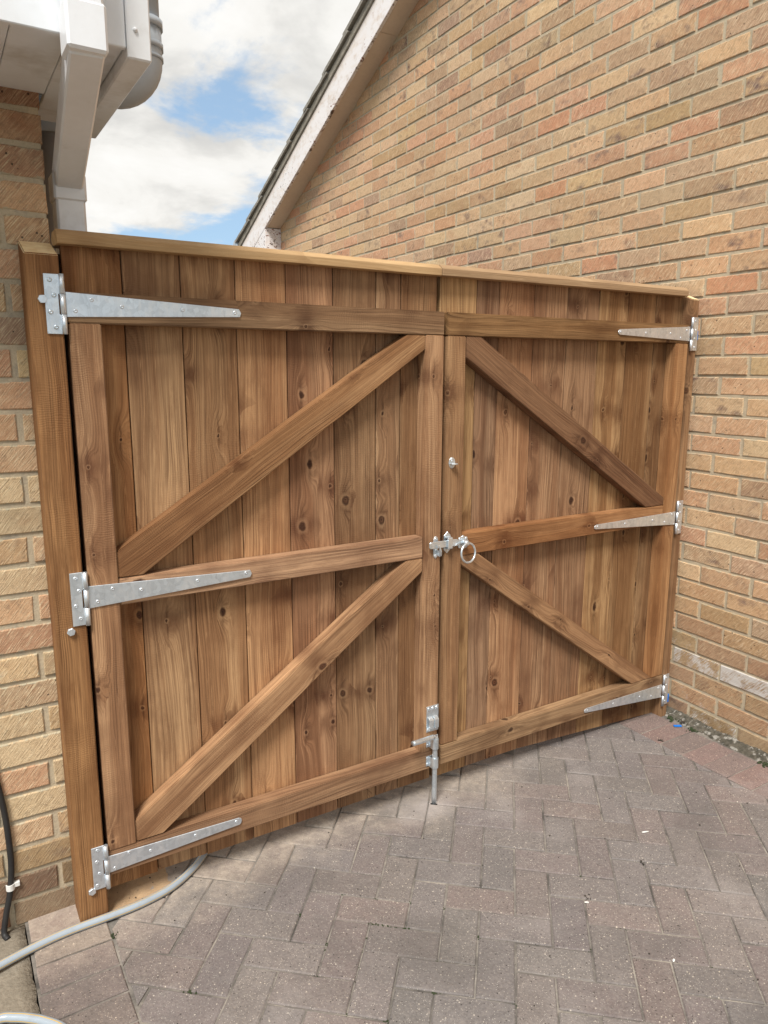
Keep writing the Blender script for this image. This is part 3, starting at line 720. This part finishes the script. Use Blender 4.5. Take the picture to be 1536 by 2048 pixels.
# ------------------------------------------------------------------ gate timbers
def timber(name, poly, y0, y1, parent, mat, grain, bevel=.0022, color=(1, 1, 1), seed=0, wav=.0006, split=.16):
    """poly in (x,z) world; the mesh is stored with local z along the grain"""
    cx = sum(p[0] for p in poly)/len(poly); cz = sum(p[1] for p in poly)/len(poly)
    a = math.atan2(grain[1], grain[0]) - math.pi/2          # rotate grain to local z
    ca, sa = math.cos(-a), math.sin(-a)
    L = [((p[0]-cx)*ca - (p[1]-cz)*sa, (p[0]-cx)*sa + (p[1]-cz)*ca) for p in poly]
    bm = prism_bm(L, y0-(y0+y1)/2, y1-(y0+y1)/2, 'Y')
    bev(bm, bevel, 2 if bevel > .0015 else 1)
    long = [e for e in bm.edges if abs((e.verts[0].co-e.verts[1].co).z) > split*1.5]
    if long: bmesh.ops.subdivide_edges(bm, edges=long, cuts=max(1, int((long[0].calc_length())/split)), use_grid_fill=True)
    for v in bm.verts:
        q = Vector((seed*7.1, v.co.x*9, v.co.z*4.5))
        v.co.x += wav*mnoise.noise(q); v.co.y += wav*.7*mnoise.noise(q+Vector((9, 3, 1)))
    me = to_mesh(bm, name)
    o = link(name, me, mat, parent, (cx, (y0+y1)/2, cz), (0, -a, 0)); o.color = (*color, 1)
    return o
def rect(x0, x1, z0, z1): return [(x0, z0), (x1, z0), (x1, z1), (x0, z1)]
H = (1, 0); V = (0, 1)
FY0, FY1, BY1 = 0.0, .0445, .066
left = empty('gate_leaf', (.25, 0, .14)); left.location = (0, 0, 0)
tag(left, 'wooden gate leaf hinged to the post on the brick house corner, with the drop bolt', 'gate')
right = empty('gate_leaf', (0, 0, 0)); tag(right, 'wooden gate leaf hinged beside the gable wall, with the ring latch', 'gate')
bx = [.2520, .3860, .5277, .6714, .8148, .9584, 1.1000, 1.1860, 1.3185]
btl = [(.84, .76, .72), (1.04, 1.0, .95), (1.04, 1.0, .95), (1.10, 1.04, .96), (.82, .74, .70), (.94, .88, .84), (.86, .82, .78), (1.02, 1.02, .96)]
for i in range(8):
    timber('board', rect(bx[i]+.0013, bx[i+1]-.0013, .1465+rng.uniform(-.002, .002), 1.825), FY1+.0005, BY1, left, WOOD, V, .0013, btl[i], i+1)
cx_ = [1.3285, 1.4735, 1.5660, 1.7180, 1.8720, 2.0270, 2.1780, 2.3300, 2.4930]
btr = [(1.08, 1.06, .97), (.80, .77, .77), (.92, .88, .86), (.98, .94, .90), (.94, .90, .88), (1.10, 1.10, 1.08), (.80, .80, .80), (.74, .74, .74)]
for i in range(8):
    bot = lambda q: .1435 - .052*max(0, q-1.7)/.8; zb = bot(cx_[i])
    timber('board', [(cx_[i]+.0013, zb), (cx_[i+1]-.0013, bot(cx_[i+1])), (cx_[i+1]-.0013, 1.826), (cx_[i]+.0013, 1.826)], FY1+.0005, BY1, right, WOOD, V, .0013, btr[i], i+21)
# rails, stiles, braces
fc = (1.0, 1.0, 1.0)
timber('rail', rect(.2495, 1.3162, 1.6416, 1.7105), FY0, FY1, left, FRAME, H, .0025, (.92, .90, .88), 31)
timber('rail', rect(.3240, 1.2470, .9525, 1.0209), FY0+.001, FY1, left, FRAME, H, .0025, (1.02, .98, .94), 32)
timber('rail', rect(.2500, 1.3162, .2137, .2845), FY0, FY1, left, FRAME, H, .0025, (1.12, 1.08, 1.0), 33)
timber('stile', rect(.2521, .3230, .2850, 1.6408), FY0-.0008, FY1, left, FRAME, V, .0025, (1.0, .96, .92), 34)
timber('stile', rect(1.2478, 1.3150, .2790, 1.6408), FY0-.0008, FY1, left, FRAME, V, .0025, (.90, .88, .86), 35)
timber('brace', [(.3245, 1.0225), (.3850, 1.0225), (1.2470, 1.5985), (1.2470, 1.6408), (1.1830, 1.6408), (.3245, 1.0900)], FY0+.0016, FY1, left, FRAME, (.862, .555), .0025, (1.10, 1.08, 1.06), 36)
timber('brace', [(.3245, .2865), (.3960, .2865), (1.2470, .9080), (1.2470, .9515), (1.1870, .9515), (.3245, .3480)], FY0+.0016, FY1, left, FRAME, (.862, .61), .0025, (1.10, 1.03, .98), 37)
timber('rail', rect(1.3298, 2.4735, 1.6416, 1.7105), FY0, FY1, right, FRAME, H, .0025, (.88, .84, .82), 41)
timber('rail', rect(1.4000, 2.4005, .9402, 1.0155), FY0+.001, FY1, right, FRAME, H, .0025, (.93, .88, .84), 42)
timber('rail', rect(1.3298, 2.4735, .2137, .2860), FY0, FY1, right, FRAME, H, .0025, (1.02, .98, .92), 43)
timber('stile', rect(1.3306, 1.3991, .2866, 1.6408), FY0-.0008, FY1, right, FRAME, V, .0025, (1.18, 1.16, 1.05), 44)
timber('stile', rect(2.4013, 2.4725, .2866, 1.6408), FY0-.0008, FY1, right, FRAME, V, .0025, (1.02, 1.0, .97), 45)
timber('brace', [(1.4003, 1.5767), (1.4003, 1.6408), (1.4600, 1.6408), (2.4000, 1.0457), (2.4000, 1.0165), (2.2960, 1.0165)], FY0+.0016, FY1, right, FRAME, (.862, -.53), .0025, (.62, .55, .50), 46)
timber('brace', [(1.4003, .9090), (1.4003, .9395), (1.4705, .9395), (2.4000, .2935), (2.4000, .2868), (2.2870, .2868)], FY0+.0016, FY1, right, FRAME, (.862, -.585), .0025, (.84, .76, .67), 47)
# capping rails, weathered on both sides
def cap_rail(x0, x1, z, parent, color, seed):
    prof = [(.012, z), (.012, z+.021), (.030, z+.0335), (.082, z+.0335), (.098, z+.021), (.098, z)]
    bm = prism_bm([(p[0]-.055, p[1]-z) for p in prof], 0, x1-x0, 'X')
    bev(bm, .0012)
    bmesh.ops.rotate(bm, verts=bm.verts[:], cent=(0, 0, 0), matrix=Matrix.Rotation(R(-90), 3, 'Y'))   # x -> z
    long = [e for e in bm.edges if abs((e.verts[0].co-e.verts[1].co).z) > .3]
    bmesh.ops.subdivide_edges(bm, edges=long, cuts=7, use_grid_fill=True)
    for v in bm.verts: v.co.y += .0011*mnoise.noise(Vector((seed, v.co.z*3, 0))); v.co.x += .0011*mnoise.noise(Vector((seed, 4, v.co.z*3)))
    o = link('capping_rail', to_mesh(bm, 'capping_rail'), CAPW, parent, (x0, .055, z), (0, R(90), 0)); o.color = (*color, 1); return o
cap_rail(.2425, 1.3120, 1.8165, left, (1.0, 1.0, .96), 3.3)
cap_rail(1.3146, 2.4710, 1.8175, right, (.86, .82, .76), 5.7)
timber('added_gap_strip', rect(1.298, 1.345, .16, 1.80), BY1+.001, BY1+.02, left, DARKW, V, .001, (1, 1, 1), 55)  # dark strip added behind the gap between the leaves so it shows black

# posts
def post(x0, x1, z0, zf, yb, label, color, seed, lean=0.):
    root = empty('gate_post', (0, 0, 0)); tag(root, label, 'post')
    prof = [(0, z0), (0, zf), (yb, zf+.40*yb), (yb, z0)]
    cx, cz, cy = (x0+x1)/2, (z0+zf)/2, yb/2
    bm = prism_bm([(p[0]-cy, p[1]-cz) for p in prof], x0-cx, x1-cx, 'X'); bev(bm, .0025, 2)
    long = [e for e in bm.edges if abs((e.verts[0].co-e.verts[1].co).z) > .5]
    bmesh.ops.subdivide_edges(bm, edges=long, cuts=10, use_grid_fill=True)
    for v in bm.verts: v.co.x += .0012*mnoise.noise(Vector((seed, v.co.z*3, v.co.y))); v.co.x += lean*(v.co.z)
    me = to_mesh(bm, 'shaft'); me.materials.append(FRAME); me.materials.append(ENDW)
    for f in me.polygons:
        if f.normal.z > .5: f.material_index = 1
    o = link('shaft', me, None, root, (cx, cy, cz)); o.color = (*color, 1)
    return root
pl = post(.1700, .2408, .05, 1.7895, .092, 'wooden gate post bolted to the brick house corner with the hose at its foot', (.86, .78, .68), 8.8)
pr = post(2.4835, 2.5215, .05, 1.806, .092, 'wooden gate post fixed against the gable wall', (.86, .82, .78), 12.4)
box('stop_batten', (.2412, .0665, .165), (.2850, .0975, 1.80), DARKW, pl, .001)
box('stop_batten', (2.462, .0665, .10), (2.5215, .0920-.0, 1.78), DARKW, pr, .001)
box('packer', (2.5222, -.001, .150), (2.5300, .05, .186), BLUEP, pr, .001)
box('packer', (2.5224, -.001, 1.655), (2.5285, .05, 1.690), BLUEP, pr, .001)

# ------------------------------------------------------------------ ironmongery
def plate_bm(poly, y0, y1, bevel=.0008):
    bm = prism_bm(poly, y0, y1, 'Y'); bev(bm, bevel); return bm
def screw_mesh(r, h):
    bm = bmesh.new(); n = 14; prof = [(r, 0), (r*.96, -h*.45), (r*.7, -h*.85), (r*.36, -h), (r*.30, -h*.45), (0, -h*.45)]; rings = []
    for q, y in prof[:-1]: rings.append([bm.verts.new((q*math.cos(2*math.pi*k/n), y, q*math.sin(2*math.pi*k/n))) for k in range(n)])
    for a in range(len(rings)-1):
        for k in range(n): bm.faces.new((rings[a][k], rings[a][(k+1) % n], rings[a+1][(k+1) % n], rings[a+1][k])).smooth = True
    bm.faces.new(rings[-1]); return to_mesh(bm, 'screw')
SCREW = screw_mesh(.0050, .0014); SCREW.materials.append(GALV)
SCREWB = screw_mesh(.0056, .0034); SCREWB.materials.append(ZINC)
def hex_mesh(r, h):
    bm = prism_bm([(r*math.cos(R(60*k+12)), r*math.sin(R(60*k+12))) for k in range(6)], -h, 0, 'Y'); bev(bm, .0008)
    return to_mesh(bm, 'coach_bolt')
HEX = hex_mesh(.0100, .0075); HEX.materials.append(GALV)
def hinge(parent, strap, plate, knuckle, screws, big=()):
    """strap polygon, plate (x0,x1,z0,z1), knuckle (x,z0,z1)"""
    cx = sum(p[0] for p in strap)/len(strap); cz = sum(p[1] for p in strap)/len(strap)
    root = link('tee_hinge', to_mesh(plate_bm([(p[0]-cx, p[1]-cz) for p in strap], -.0042, -.0009), 'tee_hinge'), GALV, parent, (cx, 0, cz))
    kx, z0, z1 = knuckle; x0, x1, pz0, pz1 = plate; h = z1-z0; m0, m1 = z0+h*.335, z0+h*.665
    out = x1 if abs(x1-kx) < abs(x0-kx) else x0; far = x0 if out == x1 else x1; sg = 1 if out > far else -1
    notch = [(far, pz0), (out, pz0), (out, m0-.001), (out-sg*.0065, m0-.001), (out-sg*.0065, m1+.001), (out, m1+.001), (out, pz1), (far, pz1)]
    link('post_plate', to_mesh(plate_bm([(a-cx, b-cz) for a, b in notch], -.0040, -.0008), 'post_plate'), GALV, root)
    for a_, b_ in ((z0, m0-.0006), (m1+.0006, z1)):
        link('knuckle', to_mesh(tube_bm([(kx-cx, -.0055, a_-cz), (kx-cx, -.0055, b_-cz)], .0060, 14), 'knuckle'), GALV, root)
    bm = tube_bm([(kx-cx, -.0055, m0-cz), (kx-cx, -.0055, m1-cz)], .0062, 14)
    link('knuckle', to_mesh(bm, 'knuckle'), GALV, root)
    for i, (sx, sz) in enumerate(screws):
        link('screw', SCREWB if i in big else SCREW, None, root, (sx-cx, -.0041, sz-cz), (0, rng.uniform(0, 3), 0))
    return root
hinge(left, [(.2490, 1.7092), (.6620, 1.6887), (.6675, 1.6788), (.6640, 1.6690), (.2490, 1.6535)], (.2055, .2395, 1.6150, 1.7470), (.2425, 1.6150, 1.7475),
      [(.268, 1.6677), (.3047, 1.694), (.3715, 1.6814), (.5157, 1.6806), (.6506, 1.6797), (.225, 1.7006), (.2155, 1.6634), (.2245, 1.6304), (.2180, 1.7338)], (5, 6, 7, 8))
hinge(left, [(.2500, 1.0139), (.6693, .9966), (.6737, .9862), (.6686, .9763), (.2500, .9575)], (.2095, .2405, .9175, 1.0515), (.2440, .9165, 1.0512),
      [(.2699, .9717), (.3069, .9994), (.3763, .986), (.5221, .9882), (.6569, .9898), (.2223, 1.0372), (.2285, 1.0055), (.2190, .9682), (.2277, .935)])
hinge(left, [(.2490, .2733), (.6110, .2625), (.6170, .2590), (.6190, .2525), (.6160, .2440), (.6120, .2405), (.2490, .2249)], (.2085, .2405, .1875, .3100), (.2435, .1840, .3095),
      [(.2638, .2336), (.3018, .2654), (.3581, .2507), (.4823, .252), (.6023, .2528), (.2235, .3), (.2197, .268), (.2246, .2325), (.2172, .2002)])
hinge(right, [(2.4740, 1.7036), (2.0850, 1.6828), (2.0785, 1.6790), (2.0757, 1.6730), (2.0790, 1.6670), (2.0850, 1.6640), (2.4740, 1.6502)], (2.4860, 2.5205, 1.6150, 1.7395), (2.4835, 1.6140, 1.7388),
      [(2.0896, 1.6736), (2.2241, 1.6735), (2.3609, 1.6755), (2.4224, 1.661), (2.455, 1.690), (2.505, 1.726), (2.509, 1.692), (2.504, 1.660), (2.508, 1.627)])
hinge(right, [(2.4710, .9832), (2.0250, .9779), (2.0160, .9750), (2.0119, .9707), (2.0130, .9640), (2.0190, .9608), (2.4710, .9305)], (2.4850, 2.5160, .8900, 1.0255), (2.4820, .8905, 1.0258),
      [(2.0287, .97), (2.1782, .9649), (2.3362, .9616), (2.4493, .975), (2.4097, .947), (2.500, 1.010), (2.503, .977), (2.499, .940), (2.502, .905)])
hinge(right, [(2.4720, .2435), (2.0306, .2479), (2.0190, .2450), (2.0149, .2400), (2.0160, .2325), (2.0230, .2300), (2.4720, .1857)], (2.4850, 2.5160, .1480, .2835), (2.4825, .1455, .2840),
      [(2.0336, .2369), (2.1786, .2297), (2.3362, .2213), (2.409, .2057), (2.4498, .233), (2.499, .268), (2.502, .235), (2.498, .200), (2.501, .163)])
for bx_, bz_ in ((.2035, .9055), (.2030, .1881), (.2000, 1.6908)): link('coach_bolt', HEX, None, pl, (bx_, -.0006, bz_), (0, rng.uniform(0, 1), 0))

# upper catch plate on the right leaf
ell = lambda cx, cz, rx, rz, n=20: [(cx+rx*math.cos(2*math.pi*k/n), cz+rz*math.sin(2*math.pi*k/n)) for k in range(n)]
cat_ = link('latch_catch', to_mesh(plate_bm(ell(0, 0, .0125, .0178), -.0030, -.0009, .0007), 'latch_catch'), ZINC, right, (1.3525, 0, 1.2497))
bm = prism_bm([(-.011, -.003), (.011, -.003), (.0125, -.016), (.0085, -.022), (-.002, -.022), (-.010, -.014)], -.0035, .0005, 'Z'); bev(bm, .0008)
link('peg', to_mesh(bm, 'peg'), ZINC, cat_, (0, 0, -.001))
for dz_ in (.0105, -.0105): link('screw', SCREW, None, cat_, (0, -.003, dz_))
# ring latch: keep with hook on the left leaf, bar with bracket, rose and ring on the right leaf
keep = link('latch_keep', to_mesh(plate_bm([(-.0085, -.028), (0, -.0365), (.0085, -.028), (.0088, .028), (.005, .0345), (0, .037), (-.005, .0345), (-.0088, .028)], -.0035, -.0009), 'latch_keep'), ZINC, left, (1.2942, 0, .9815))
bm = prism_bm([(-.003, -.006), (-.003, -.020), (-.014, -.026), (-.024, -.020), (-.028, -.006), (-.025, .0145), (-.022, .0155), (-.021, .002), (-.014, -.006)], -.0022, .0022, 'X'); bev(bm, .0007)
link('hook', to_mesh(bm, 'hook'), ZINC, keep, (.0035, 0, -.004), (0, R(-12), 0))
for dz_ in (.027, -.027): link('screw', SCREW, None, keep, (0, -.0035, dz_))
lat = link('ring_latch', to_mesh(plate_bm([(-.0125, .024), (0, .036), (.0125, .024), (.0135, .018), (.0135, -.018), (.0125, -.024), (0, -.036), (-.0125, -.024), (-.0135, -.018), (-.0135, .018)], -.0035, -.0009), 'ring_latch'), ZINC, right, (1.3390, 0, .9930))
bm = prism_bm([(-.001, .0205), (-.019, .0185), (-.021, .0165), (-.021, -.0165), (-.019, -.0185), (-.001, -.0205), (-.001, -.0165), (-.0165, -.0145), (-.0165, .0145), (-.001, .0165)], -.0085, .0095, 'X'); bev(bm, .0009)
link('bracket', to_mesh(bm, 'bracket'), ZINC, lat)
bm = prism_bm([(-.076, -.008), (-.072, -.0115), (.030, -.0125), (.046, -.0055), (.062, -.006), (.062, .004), (.044, .004), (.030, .0095), (-.072, .0105), (-.076, .007)], -.0145, -.0095, 'Y'); bev(bm, .001)
link('latch_bar', to_mesh(bm, 'latch_bar'), ZINC, lat)
pet = []
for k in range(48):
    a = 2*math.pi*k/48; rr_ = .0195 + .0045*abs(math.cos(4*a)); pet.append((rr_*math.cos(a), rr_*math.sin(a)))
rose = link('rose', to_mesh(plate_bm(pet, -.0035, -.0009, .0007), 'rose'), ZINC, lat, (.0640, 0, -.0075))
for k in range(4): link('screw', SCREW, None, rose, (.0172*math.cos(R(90*k+45)), -.0035, .0172*math.sin(R(90*k+45))))
bm = tube_bm([(.0640, 0, -.0055), (.0640, -.012, -.0055), (.0640, -.026, -.0055), (.0640, -.030, -.0055)], [.013, .0105, .009, .0065], 16)
link('boss', to_mesh(bm, 'boss'), ZINC, lat)
ringp = [(.033*math.cos(2*math.pi*k/40), 0, .0315*math.sin(2*math.pi*k/40)) for k in range(41)]
bm = tube_bm(ringp, .0036, 12, cap=False); bmesh.ops.remove_doubles(bm, verts=bm.verts[:], dist=1e-5)
link('pull_ring', to_mesh(bm, 'pull_ring', True), ZINC, lat, (.0650, -.031, -.0370), (R(-6), 0, R(10)))

# drop bolt on the left leaf's meeting stile
db = link('drop_bolt', to_mesh(plate_bm(rect(-.0240, .0240, -.0465, .0455), -.0035, -.0009), 'drop_bolt'), ZINC, left, (1.2925, 0, .3965))
for xx_, zz_ in ((-.016, .036), (.016, .036), (0, .036), (-.016, -.038), (.017, -.034)): link('screw', SCREWB, None, db, (xx_, -.0035, zz_))
bm = bmesh.new()
for x0 in (-.0195, .0005):                                           # two pressed loops
    prism_bm([(-.003, .008), (-.013, .004), (-.0165, -.001), (-.0165, -.031), (-.003, -.036), (-.003, -.033), (-.0135, -.029), (-.0135, -.002), (-.003, .004)], x0, x0+.0165, 'X', bm)
bev(bm, .0007); link('saddle', to_mesh(bm, 'saddle'), ZINC, db)
RX, RY = -.0015, -.0215
path = [(RX, RY, GZ-.03-.3965), (RX, RY, -.075)] + [(RX-.018*(1-math.cos(a)), RY-.006*(1-math.cos(a)), -.072+.018*math.sin(a)) for a in [R(d) for d in range(0, 91, 15)]] + [(RX-.095, RY-.018, -.047), (RX-.099, RY-.019, -.0466)]
bm = tube_bm(spline(path, 3), .0085, 14); link('rod', to_mesh(bm, 'rod'), ZINC, db)
for zc in (-.082, -.1515):
    gd = link('guide', to_mesh(plate_bm(rect(-.0235, .0235, -.0185, .0185), -.0035, -.0009), 'guide'), ZINC, db, (0, 0, zc))
    bm = bmesh.new(); arc = [(RX+.0122*math.cos(R(d)), RY+.0122*math.sin(R(d))) for d in range(0, -181, -20)]
    outer = [(RX+.0125, -.003)] + arc + [(RX-.0125, -.003), (RX-.0098, -.003)] + [(RX+.0094*math.cos(R(d)), RY+.0094*math.sin(R(d))) for d in range(-180, 1, 20)] + [(RX+.0098, -.003)]
    prism_bm(outer, -.0180, .0180, 'Z', bm); link('sleeve', to_mesh(bm, 'sleeve'), ZINC, gd)
    for xx_, zz_ in ((-.0185, .011), (.0185, .011), (-.0185, -.011), (.0185, -.011)): link('screw', SCREW, None, gd, (xx_, -.0035, zz_))
link('bolt_hole', to_mesh(prism_bm(ell(1.291, -.0225, .0135, .0125), GZ-.001, GZ+.0012, 'Z'), 'bolt_hole'), BLACK, drive)

# ------------------------------------------------------------------ hose, cable, small things
hz = GZ+.0112
hp = [(-.25, -.115, hz), (-.12, -.075, hz), (-.023, -.047, hz), (.058, -.027, hz), (.118, -.0175, hz), (.174, -.0150, hz), (.236, -.0150, hz), (.295, -.013, hz), (.349, -.006, hz), (.408, .010, hz), (.466, .043, hz), (.515, .084, hz), (.56, .14, hz), (.61, .25, hz), (.66, .5, hz)]
bm = tube_bm(spline(hp, 8), .0105, 16, uv=True); o = link('hose', to_mesh(bm, 'hose'), HOSE)
tag(o, 'grey garden hose with yellow stripes running past the post under the gate', 'hose')
hp2 = [(-.20, -.235, hz), (-.10, -.215, hz), (-.036, -.2150, hz), (-.007, -.229, hz), (.021, -.249, hz), (.049, -.275, hz), (.080, -.315, hz), (.10, -.37, hz), (.08, -.45, hz), (-.02, -.5, hz), (-.15, -.48, hz)]
bm = tube_bm(spline(hp2, 8), .0105, 16, uv=True); o = link('hose', to_mesh(bm, 'hose'), HOSE)
tag(o, 'curved end of striped hose lying on the concrete at the nearest corner', 'hose')
cyb = YL-.011
cp_ = [(-.01, cyb, .75), (.006, cyb, .58), (.018, cyb, .485), (.025, cyb, .413), (.0275, cyb, .327), (.0265, cyb, .269), (.018, cyb, .200), (.003, cyb-.004, .140), (-.005, cyb-.012, .098), (.002, cyb-.03, .088)]
bm = tube_bm(spline(cp_, 6), .0075, 12); o = link('cable', to_mesh(bm, 'cable'), BLACK); tag(o, 'thick black cable running down the brick wall beside the post', 'cable')
clip_ = empty('cable_clip', (.020, cyb, .216)); tag(clip_, 'small white plastic clip holding the black cable to the bricks', 'clip')
bm = bmesh.new(); arc = [(.0105*math.cos(R(d)), .0105*math.sin(R(d))) for d in range(0, -181, -20)] + [(.0078*math.cos(R(d)), .0078*math.sin(R(d))) for d in range(-180, 1, 20)]
prism_bm(arc, -.008, .008, 'Z', bm); link('saddle', to_mesh(bm, 'saddle'), WHITEBIT, clip_)
box('tab', (.0085, -.004, -.004), (.0225, .0065, .009), WHITEBIT, clip_, .001)
# sawdust lying under the gate
def dust_mesh():
    bm = bmesh.new(); nx, ny = 40, 26; V = []
    for i in range(nx+1):
        V.append([])
        for j in range(ny+1):
            x = .243 + .30*i/nx; y = -.012 + .30*j/ny
            z = GZ + .0035 + .0035*mnoise.noise(Vector((x*30, y*30, 0))) + .0016*mnoise.noise(Vector((x*110, y*110, 4)))
            e = min(1, max(0, (.475+.05*mnoise.noise(Vector((y*20, 0, 3)))-x)/.07)); e = min(e, max(0., min(1., (y-(max(0., x-.33)*.40-.008))/.006+.0)))
            z -= (1-e)*.014
            V[-1].append(bm.verts.new((x, y, z)))
    for i in range(nx):
        for j in range(ny): bm.faces.new((V[i][j], V[i+1][j], V[i+1][j+1], V[i][j+1])).smooth = True
    return to_mesh(bm, 'sawdust')
o = link('sawdust', dust_mesh(), SAWDUST); tag(o, 'pale sawdust spread below the gate beside the post', 'sawdust', kind='stuff')
def crumbs(name, spots, mat, seed, label, cat):
    rr = random.Random(seed); bm = bmesh.new()
    for x, y, z, n, sp, r0, r1 in spots:
        for _ in range(n):
            r = rr.uniform(r0, r1); b = bmesh.ops.create_icosphere(bm, subdivisions=1, radius=r)
            d = Vector((x+rr.gauss(0, sp), y+rr.gauss(0, sp), z+r*.3)); s = (rr.uniform(.6, 1.5), rr.uniform(.6, 1.5), rr.uniform(.35, .9))
            for v in b['verts']: v.co = Vector((v.co.x*s[0], v.co.y*s[1], v.co.z*s[2]))*rr.uniform(.8, 1.2) + d
    o = link(name, to_mesh(bm, name), mat); return tag(o, label, cat, kind='stuff')
sp_ = [(2.503, -.041, GZ, 26, .012, .002, .005), (2.495, -.150, GZ, 30, .010, .002, .005), (2.489, -.462, GZ, 26, .012, .002, .006), (.237, -.076, GZ-.002, 22, .007, .0015, .0035)]
def line(x0, y0, x1, y1, n, c=3): return [(x0+(x1-x0)*k/n, y0+(y1-y0)*k/n, GZ-.003, c, .0060, .0010, .0028) for k in range(n+1)]
def joint_pt(a, b): return ANCH + UV_U*(a*W) + UV_V*(b*W)
q0 = joint_pt(-4, -3); q1 = joint_pt(-3, -3); q2 = joint_pt(-4, -4); q3 = joint_pt(-5, -1.0); q4 = joint_pt(-7, -5); q5 = joint_pt(-4, -5)
sp_ += line(q0.x, q0.y, q1.x, q1.y, 7, 7) + line(q0.x, q0.y, q2.x-.03, q2.y-.035, 5, 5) + line(*q2, *q5, 3, 3)
for a, b in ((-5, -4), (-2, -5), (-6, -3), (-3, -6), (0, -5), (-8, -6), (-1, -3)):
    p_ = joint_pt(a, b); sp_.append((p_.x, p_.y, GZ-.004, 12, .006, .0012, .0032))
for _ in range(26):
    a, b = rng.randint(-9, 12), rng.randint(-8, 0); p_ = joint_pt(a, b)
    if .26 < p_.x < 2.26 and -1.1 < p_.y < -.02: sp_.append((p_.x, p_.y, GZ-.004, 7, .004, .0008, .0022))
crumbs('moss', sp_, MOSS, 4, 'green moss tufts growing in the paving joints and wall foot', 'moss')
sp2 = [(2.512, -.093, GZ+.004, 26, .009, .002, .006), (2.31, -.136, GZ, 8, .008, .001, .004), (1.643, -.598, GZ, 6, .006, .001, .004), (1.39, -.617, GZ, 5, .006, .001, .003)]
for _ in range(150): sp2.append((rng.uniform(.25, 2.3), rng.uniform(-1.1, .02), GZ, 1, 0, .0008, .0026))
for _ in range(12): sp2.append((rng.uniform(.26, .46), rng.uniform(0, .10), GZ+.004, 1, 0, .0008, .0030))
crumbs('debris', sp2, DEBRIS, 9, 'dark crumbs and grit scattered over the paving', 'debris')
def flake(name, x, y, rz, lx, ly, h, mat, label, cat):
    rr = random.Random(int(x*1000)); P = [(lx/2*math.cos(a)*rr.uniform(.75, 1.1), ly/2*math.sin(a)*rr.uniform(.75, 1.1)) for a in [2*math.pi*k/9 for k in range(9)]]
    bm = prism_bm(P, 0, h, 'Z'); bev(bm, h*.25)
    o = link(name, to_mesh(bm, name), mat, None, (x, y, GZ+.001), (0, 0, rz)); return tag(o, label, cat)
bm = box_bm((-.016, -.006, 0), (.016, .006, .004)); bev(bm, .0008)
o = link('plastic_scrap', to_mesh(bm, 'plastic_scrap'), BLUEP, None, (2.468, -.097, GZ+.001), (0, 0, R(-30))); tag(o, 'scrap of bright blue plastic lying near the wall foot', 'scrap')
bm = tube_bm([(-.011, 0, .003), (.011, 0, .003)], .0022, 8); o = link('white_stick', to_mesh(bm, 'white_stick'), WHITEBIT, None, (1.769, -.505, GZ+.001), (0, 0, R(-20))); tag(o, 'short thin white stick lying on the paving', 'stick')
flake('dropping', 1.407, -.887, .4, .013, .006, .0015, WHITEBIT, 'small white splash on a paving joint in the foreground', 'dropping')
flake('paper_scrap', 1.375, -.630, -.6, .016, .005, .002, WHITEBIT, 'thin white paper scrap on the paving', 'scrap')
